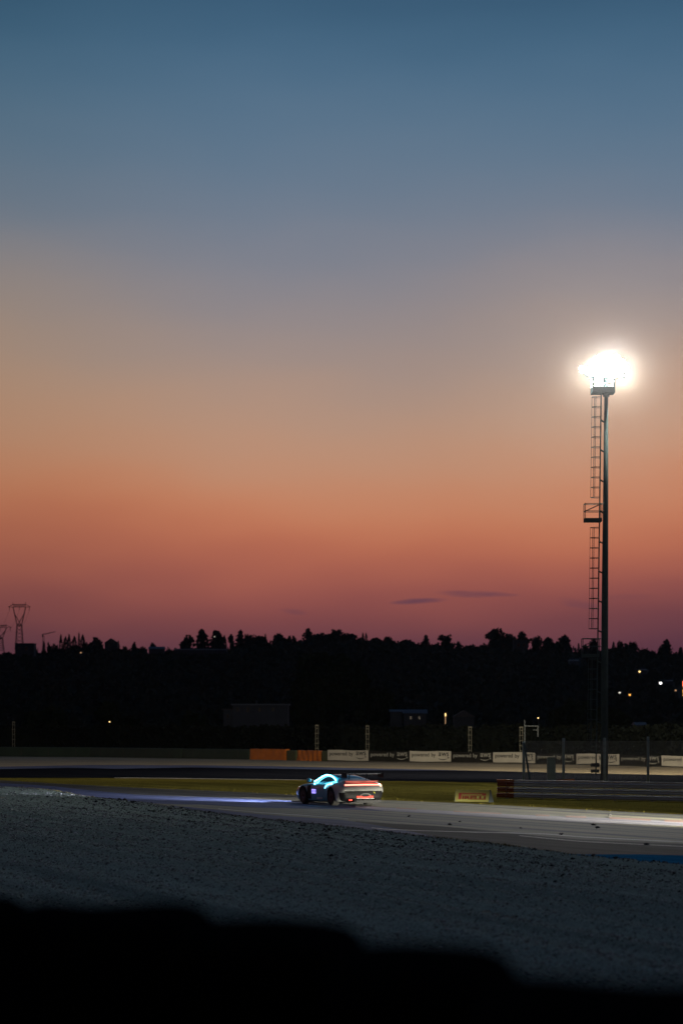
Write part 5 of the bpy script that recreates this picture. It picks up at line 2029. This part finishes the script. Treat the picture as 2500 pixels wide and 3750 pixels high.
# ------------------------------------------------------------------ dark barrier blocks in the foreground
for (x0, x1, d, top, ht, lab, seed) in [
        (-420, 130, 12.2, 3268, 0, 'black rubber barrier block in the lower left corner', 1),
        (60, 800, 11.3, 3295, 0, 'black rubber barrier block with a dip on top, left foreground', 2),
        (640, 1345, 10.3, 3357, 0, 'black rubber barrier block in the middle foreground', 3),
        (1180, 1892, 9.05, 3449, 0, 'black rubber barrier block right of the middle foreground', 4),
        (1700, 2760, 7.85, 3574, 0, 'black rubber barrier block in the lower right corner, nearest', 5)]:
    d *= .64
    zt = at(0, top, d).z
    X0, X1 = at(x0, 0, d).x, at(x1, 0, d).x
    root = thing('barrier_block', ((X0 + X1) / 2, d - .3, 1.75), lab, 'barrier', 'black barrier blocks in the foreground')
    H = zt - 1.75
    w = (X1 - X0) / 2
    me = MB().box(-w, w, -.48, .3, 0, H).mesh('body')
    bm = bmesh.new()
    bm.from_mesh(me)
    bmesh.ops.subdivide_edges(bm, edges=bm.edges, cuts=7, use_grid_fill=True)
    rnd = random.Random(seed)
    ph = rnd.uniform(0, 6)
    for v in bm.verts:
        # rounded shoulders, slightly slumped top
        ex = max(0, abs(v.co.x) - (w - .07)) / .07
        if v.co.z > H - .09:
            v.co.z -= .032 * ex ** 2
        if v.co.z > H * .5:
            v.co.z += (.0065 * math.sin(v.co.x * 11 + ph) - .009 * math.exp(-((v.co.x + .06) / .06) ** 2) * (seed == 2) - .008 * (v.co.x / w)) * (v.co.z / H)
        v.co.y += .02 * math.sin(v.co.z * 9 + ph) * (v.co.y < 0)
    bm.to_mesh(me)
    bm.free()
    for p_ in me.polygons:
        p_.use_smooth = True
    b_ = link('body', me, M['blackfoam'], root)
    sd = b_.modifiers.new('round', 'SUBSURF')
    sd.levels = sd.render_levels = 1
    for q in range(3):
        zz = H * (.25 + .25 * q)
        MB().box(-w * .97, w * .97, -.52, -.505, zz - .04, zz + .04).build('belt', M['blackfoam'], root)

# ------------------------------------------------------------------ evening air
hz = bpy.data.materials.new('evening_haze')
hz.use_nodes = True
hz.node_tree.nodes.clear()
hv_ = hz.node_tree.nodes.new('ShaderNodeVolumePrincipled')
hv_.inputs['Color'].default_value = (.55, .75, 1.0, 1)
hv_.inputs['Density'].default_value = HAZE
hv_.inputs['Anisotropy'].default_value = 0.6
ho = hz.node_tree.nodes.new('ShaderNodeOutputMaterial')
hz.node_tree.links.new(hv_.outputs[0], ho.inputs['Volume'])
hb_ = MB().box(-2700, 2700, -450, 5100, -1.5, 92).build('haze', hz)
tag(hb_, 'thin evening haze lying over the circuit and hill', 'haze', kind='stuff')

# scattering volumes added round the lamps to shape their bloom
ml_ = hz.copy()
ml_.name = 'lamp_glow_volume'
ml_.node_tree.nodes[0].inputs['Color'].default_value = (1, 1, 1, 1)
for n_ in ml_.node_tree.nodes:
    if n_.type == 'PRINCIPLED_VOLUME':
        n_.inputs['Color'].default_value = (1, 1, 1, 1)
        n_.inputs['Density'].default_value = GLOW_DENSITY
        n_.inputs['Anisotropy'].default_value = .3
MC = mb_ + Vector((mx(2226), -.3, mz(1345)))
mo = MB().lathe([(12.0 * math.sin(math.pi * q / 24), -11.0 * math.cos(math.pi * q / 24)) for q in range(1, 24)], n=40).build('glow_volume', ml_, smooth=True, loc=MC)
tag(mo, 'added scattering volume for the wide glow round the floodlight mast top', 'glow_volume', kind='stuff')
mi_ = ml_.copy()
mi_.name = 'lamp_glow_close'
for n_ in mi_.node_tree.nodes:
    if n_.type == 'PRINCIPLED_VOLUME':
        n_.inputs['Density'].default_value = GLOW_DENSITY * 1.4
mo2 = MB().lathe([(4.2 * math.sin(math.pi * q / 20), -3.2 * math.cos(math.pi * q / 20)) for q in range(1, 20)], n=40).build('glow_volume', mi_, smooth=True, loc=MC)
mi2 = mi_.copy()
for n_ in mi2.node_tree.nodes:
    if n_.type == 'PRINCIPLED_VOLUME':
        n_.inputs['Density'].default_value = GLOW_DENSITY * 2.4
mo3 = MB().lathe([(2.9 * math.sin(math.pi * q / 20), -1.9 * math.cos(math.pi * q / 20)) for q in range(1, 20)], n=40).build('glow_volume', mi2, smooth=True, loc=MC)
tag(mo3, 'innermost and densest added glow volume right at the floodlight lamps', 'glow_volume', kind='stuff')
tag(mo2, 'added glow volume close round the floodlight lamps', 'glow_volume', kind='stuff')
